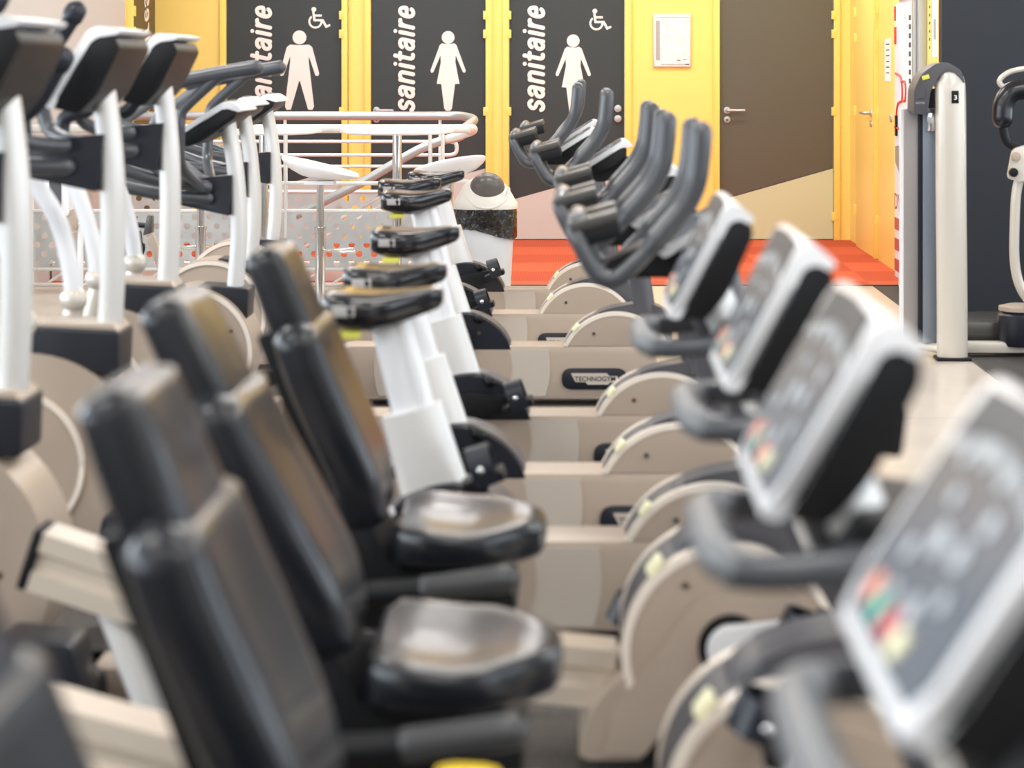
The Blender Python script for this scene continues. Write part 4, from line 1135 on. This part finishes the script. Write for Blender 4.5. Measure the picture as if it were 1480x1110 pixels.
# =================================================================== small things in front of the guard
def kiosk():
    Yk = 10.9
    r = thing('terminal', 'white terminal with dark screen on a slim post behind the elliptical trainers', 'terminal', (X_at(88, Yk), Yk, 0))
    def q(px, py): return (X_at(px, Yk) - X_at(88, Yk), Z_at(py, Yk))
    f = obj('terminal_case', prism(rounded([q(64, 255), q(101, 255), q(103, 312), q(68, 312)], .02, 4), -.05, .06, .012), M_WHITE, r)
    obj('screen', prism(rounded([q(75, 260), q(92, 260), q(92, 303), q(75, 303)], .006, 2), -.05, -.056), M_DGREY, f)
    obj('lower_case', prism(rounded([q(75, 314), q(112, 300), q(112, 330), q(104, 336), q(82, 334)], .015, 3), -.03, .08, .01), M_CHAMP, r)
    obj('lower_panel', prism(rounded([q(78, 317), q(94, 317), q(96, 333), q(84, 333)], .006, 2), -.03, -.036), M_DGREY, r)
    obj('post', tube([(q(115, 0)[0], .02, 0.02), (q(115, 0)[0], .02, q(0, 325)[1])], .016, 12), M_WHITE, r)
    obj('base_plate', box((q(112, 0)[0], 0.02, .012), (.30, .26, .024), .008), M_CHAMP, r)
kiosk()
def bag():
    Yk = 10.6
    r = thing('folding_stand', 'dark folding stand carrying a black fabric bag in front of the guard panel', 'stand', (X_at(195, Yk), Yk, 0))
    def q(px, py): return (X_at(px, Yk) - X_at(195, Yk), Z_at(py, Yk))
    a, b = q(166, 322), q(213, 326)
    obj('top_bar', tube([(a[0], 0, a[1]), (b[0], 0, b[1])], .014, 12), M_NAVY, r)
    obj('bar_bracket', prism(rounded([q(214, 311), q(221, 311), q(221, 336), q(208, 340)], .006, 2), -.03, .03, .004), M_PAD, r)
    obj('fabric_bag', prism(rounded([q(166, 334), q(202, 334), q(207, 383), q(166, 384)], .012, 3), -.05, .05, .012), M_CLOTH, r)
    obj('strap', tube([(q(205, 348)[0], -.03, q(205, 348)[1]), (q(210, 356)[0], -.03, q(210, 356)[1]), (q(208, 366)[0], -.03, q(208, 366)[1])], .006, 8), M_CLOTH, r)
    for px0, px1, yy in ((190, 178, -.04), (172, 196, .05)):
        obj('leg', tube([(q(px0, 384)[0], yy, q(0, 384)[1]), (q(px1, 0)[0], yy, 0.012)], .011, 10), M_CHROME, r)
    obj('side_arm', prism(rounded([q(213, 345), q(222, 336), q(240, 385), q(232, 400)], .01, 2), -.02, .02, .004), M_CHAMP, r)
bag()

# =================================================================== ROWS OF MACHINES
UP = [  # label, X, Y, handlebar dz, saddle dz, saddle dx, crank
    ('upright bike nearest the recumbent bikes, its white seat post fully in view', .159, 4.966, 0.0, 0.0, 0.0, 60),
    ('second upright bike counted from the recumbent bikes', .114, 5.782, 0.005, -0.02, 0.0, 140),
    ('third upright bike counted from the recumbents, black pedal straps in view', .104, 6.729, 0.015, 0.012, -0.01, 8),
    ('fourth upright bike, its dark oval badge readable on the beam', -.017, 8.382, 0.04, 0.035, -0.02, 130),
    ('fifth upright bike, second from the bin, with half-hidden oval badge', -.14, 9.48, 0.057, 0.02, -0.02, 5),
    ('upright bike farthest from the recumbents, right in front of the bin', -.123, 10.515, 0.066, 0.005, 0.015, 20),
]
for (lb, x, y, dz, sz, sxx, cdeg) in UP:
    upright_bike(lb, x, y, dz, sz, sxx, cdeg)
RE = [
    ('recumbent bike farthest from the camera, next to the first upright bike', .149, 4.087, 0.0, 15, 0.0, 63),
    ('second recumbent bike from the upright bikes, seat and side grip in view', .194, 3.21, -0.005, 105, -0.055, 62.5),
    ('third recumbent bike from the upright bikes, backrest large in front of the rails', .173, 2.35, 0.075, 40, 0.0, 60),
    ('recumbent bike closest to the camera, its console the largest and most blurred', .206, 1.62, -0.005, 200, 0.0, 56.5),
]
for (lb, x, y, sdx, cdeg, ln, tl) in RE:
    recumbent_bike(lb, x, y, sdx, cdeg, ln, tl)
elliptical('tall elliptical trainer closest to the camera, cut by the frame edge', -1.262, 4.45, True, 0.0)
elliptical('second tall elliptical trainer, white arms curving down behind its pole', -1.315, 5.60, True, 0.05, 0.14, 0.0)
elliptical('third tall elliptical trainer, next to the low ones, no grip above its console', -1.38, 6.70, True, 0.0, 0.16, 0.18)
stepper('low elliptical trainer next to the tall ones, with long dark rails towards the doors', -1.38, 7.95, True)
stepper('middle one of the three low elliptical trainers', -1.50, 9.05)
stepper('low elliptical trainer farthest back, beside the bistro tables', -1.56, 10.10)

# folded yellow towel lying on the third recumbent's seat
bm = bmesh.new()
rings = []
tw = tag(obj('towel', box((.173 - .305, 2.30, 0.549), (.085, .16, .062), .025, rot_y(.05)), M_YCLOTH), 'yellow folded towel on a recumbent seat, only its top edge showing', 'towel')

# =================================================================== LIGHT
def area(name, loc, sx, sy, energy, rot, color=(1, 1, 1)):
    l = bpy.data.lights.new(name, 'AREA'); l.shape = 'RECTANGLE'; l.size = sx; l.size_y = sy
    l.energy = energy; l.color = color
    o = bpy.data.objects.new(name, l); COL.objects.link(o); o.location = loc; o.rotation_euler = rot
    return o
M_LAMP = mat('lamp_diffuser', (255, 250, 240), .5, emit=((255, 246, 232), 2.0))
WARM, COOL = (1.0, 0.975, 0.94), (0.82, 0.91, 1.0)
BACKL = (0.90, 0.95, 1.0)
kk = 0
for yy in (-1.5, 1.5, 4.5, 7.5, 10.5, 13.0, 15.0):
    for xx in (-2.2, 0.2, 2.6) if yy < 11 else (-2.2, -0.35, 1.45):
        kk += 1
        fx = obj('ceiling_light', box((xx, yy, HC - 0.02), (1.25, 0.32, 0.04), 0.005), M_WHITE)
        tag(fx, 'recessed white ceiling light panel over the hall', 'ceiling light', 'ceiling lights')
        area('lamp_%d' % kk, (xx, yy, HC - 0.05), 1.2, 0.28, 28 if yy < 11 else 24, (0, 0, 0), WARM if yy < 11 else BACKL)
for k in range(5):
    area('daylight_west_%d' % k, (-6.25, -2.5 + k * 3.0, 1.7), 1.9, 2.6, 95, (0, -PI / 2, 0), COOL)
    area('daylight_east_%d' % k, (5.25, -2.45 + k * 3.1, 1.7), 1.9, 2.6, 40, (0, PI / 2, 0), COOL)

w = bpy.data.worlds.new('world'); sc.world = w; w.use_nodes = True
w.node_tree.nodes['Background'].inputs['Color'].default_value = (0.85, 0.92, 1.0, 1)
w.node_tree.nodes['Background'].inputs['Strength'].default_value = 1.0

# =================================================================== CAMERA
cam = bpy.data.cameras.new('camera')
co = bpy.data.objects.new('camera', cam); COL.objects.link(co)
co.location = (0, 0, CAM_H); co.rotation_euler = (PI / 2, 0, 0)
cam.sensor_width = 36.0; cam.sensor_fit = 'HORIZONTAL'
cam.lens = F_PX / 1480 * 36.0
cam.shift_x = (740 - VX) / 1480
cam.shift_y = (VY - 555) / 1480
cam.clip_start = 0.05
cam.dof.use_dof = True
cam.dof.focus_distance = 12.5
cam.dof.aperture_fstop = 2.8
sc.camera = co

sc.view_settings.view_transform = 'Standard'
sc.view_settings.look = 'None'
sc.view_settings.gamma = 1.0
sc.view_settings.use_curve_mapping = False
sc.view_settings.exposure = 0.2
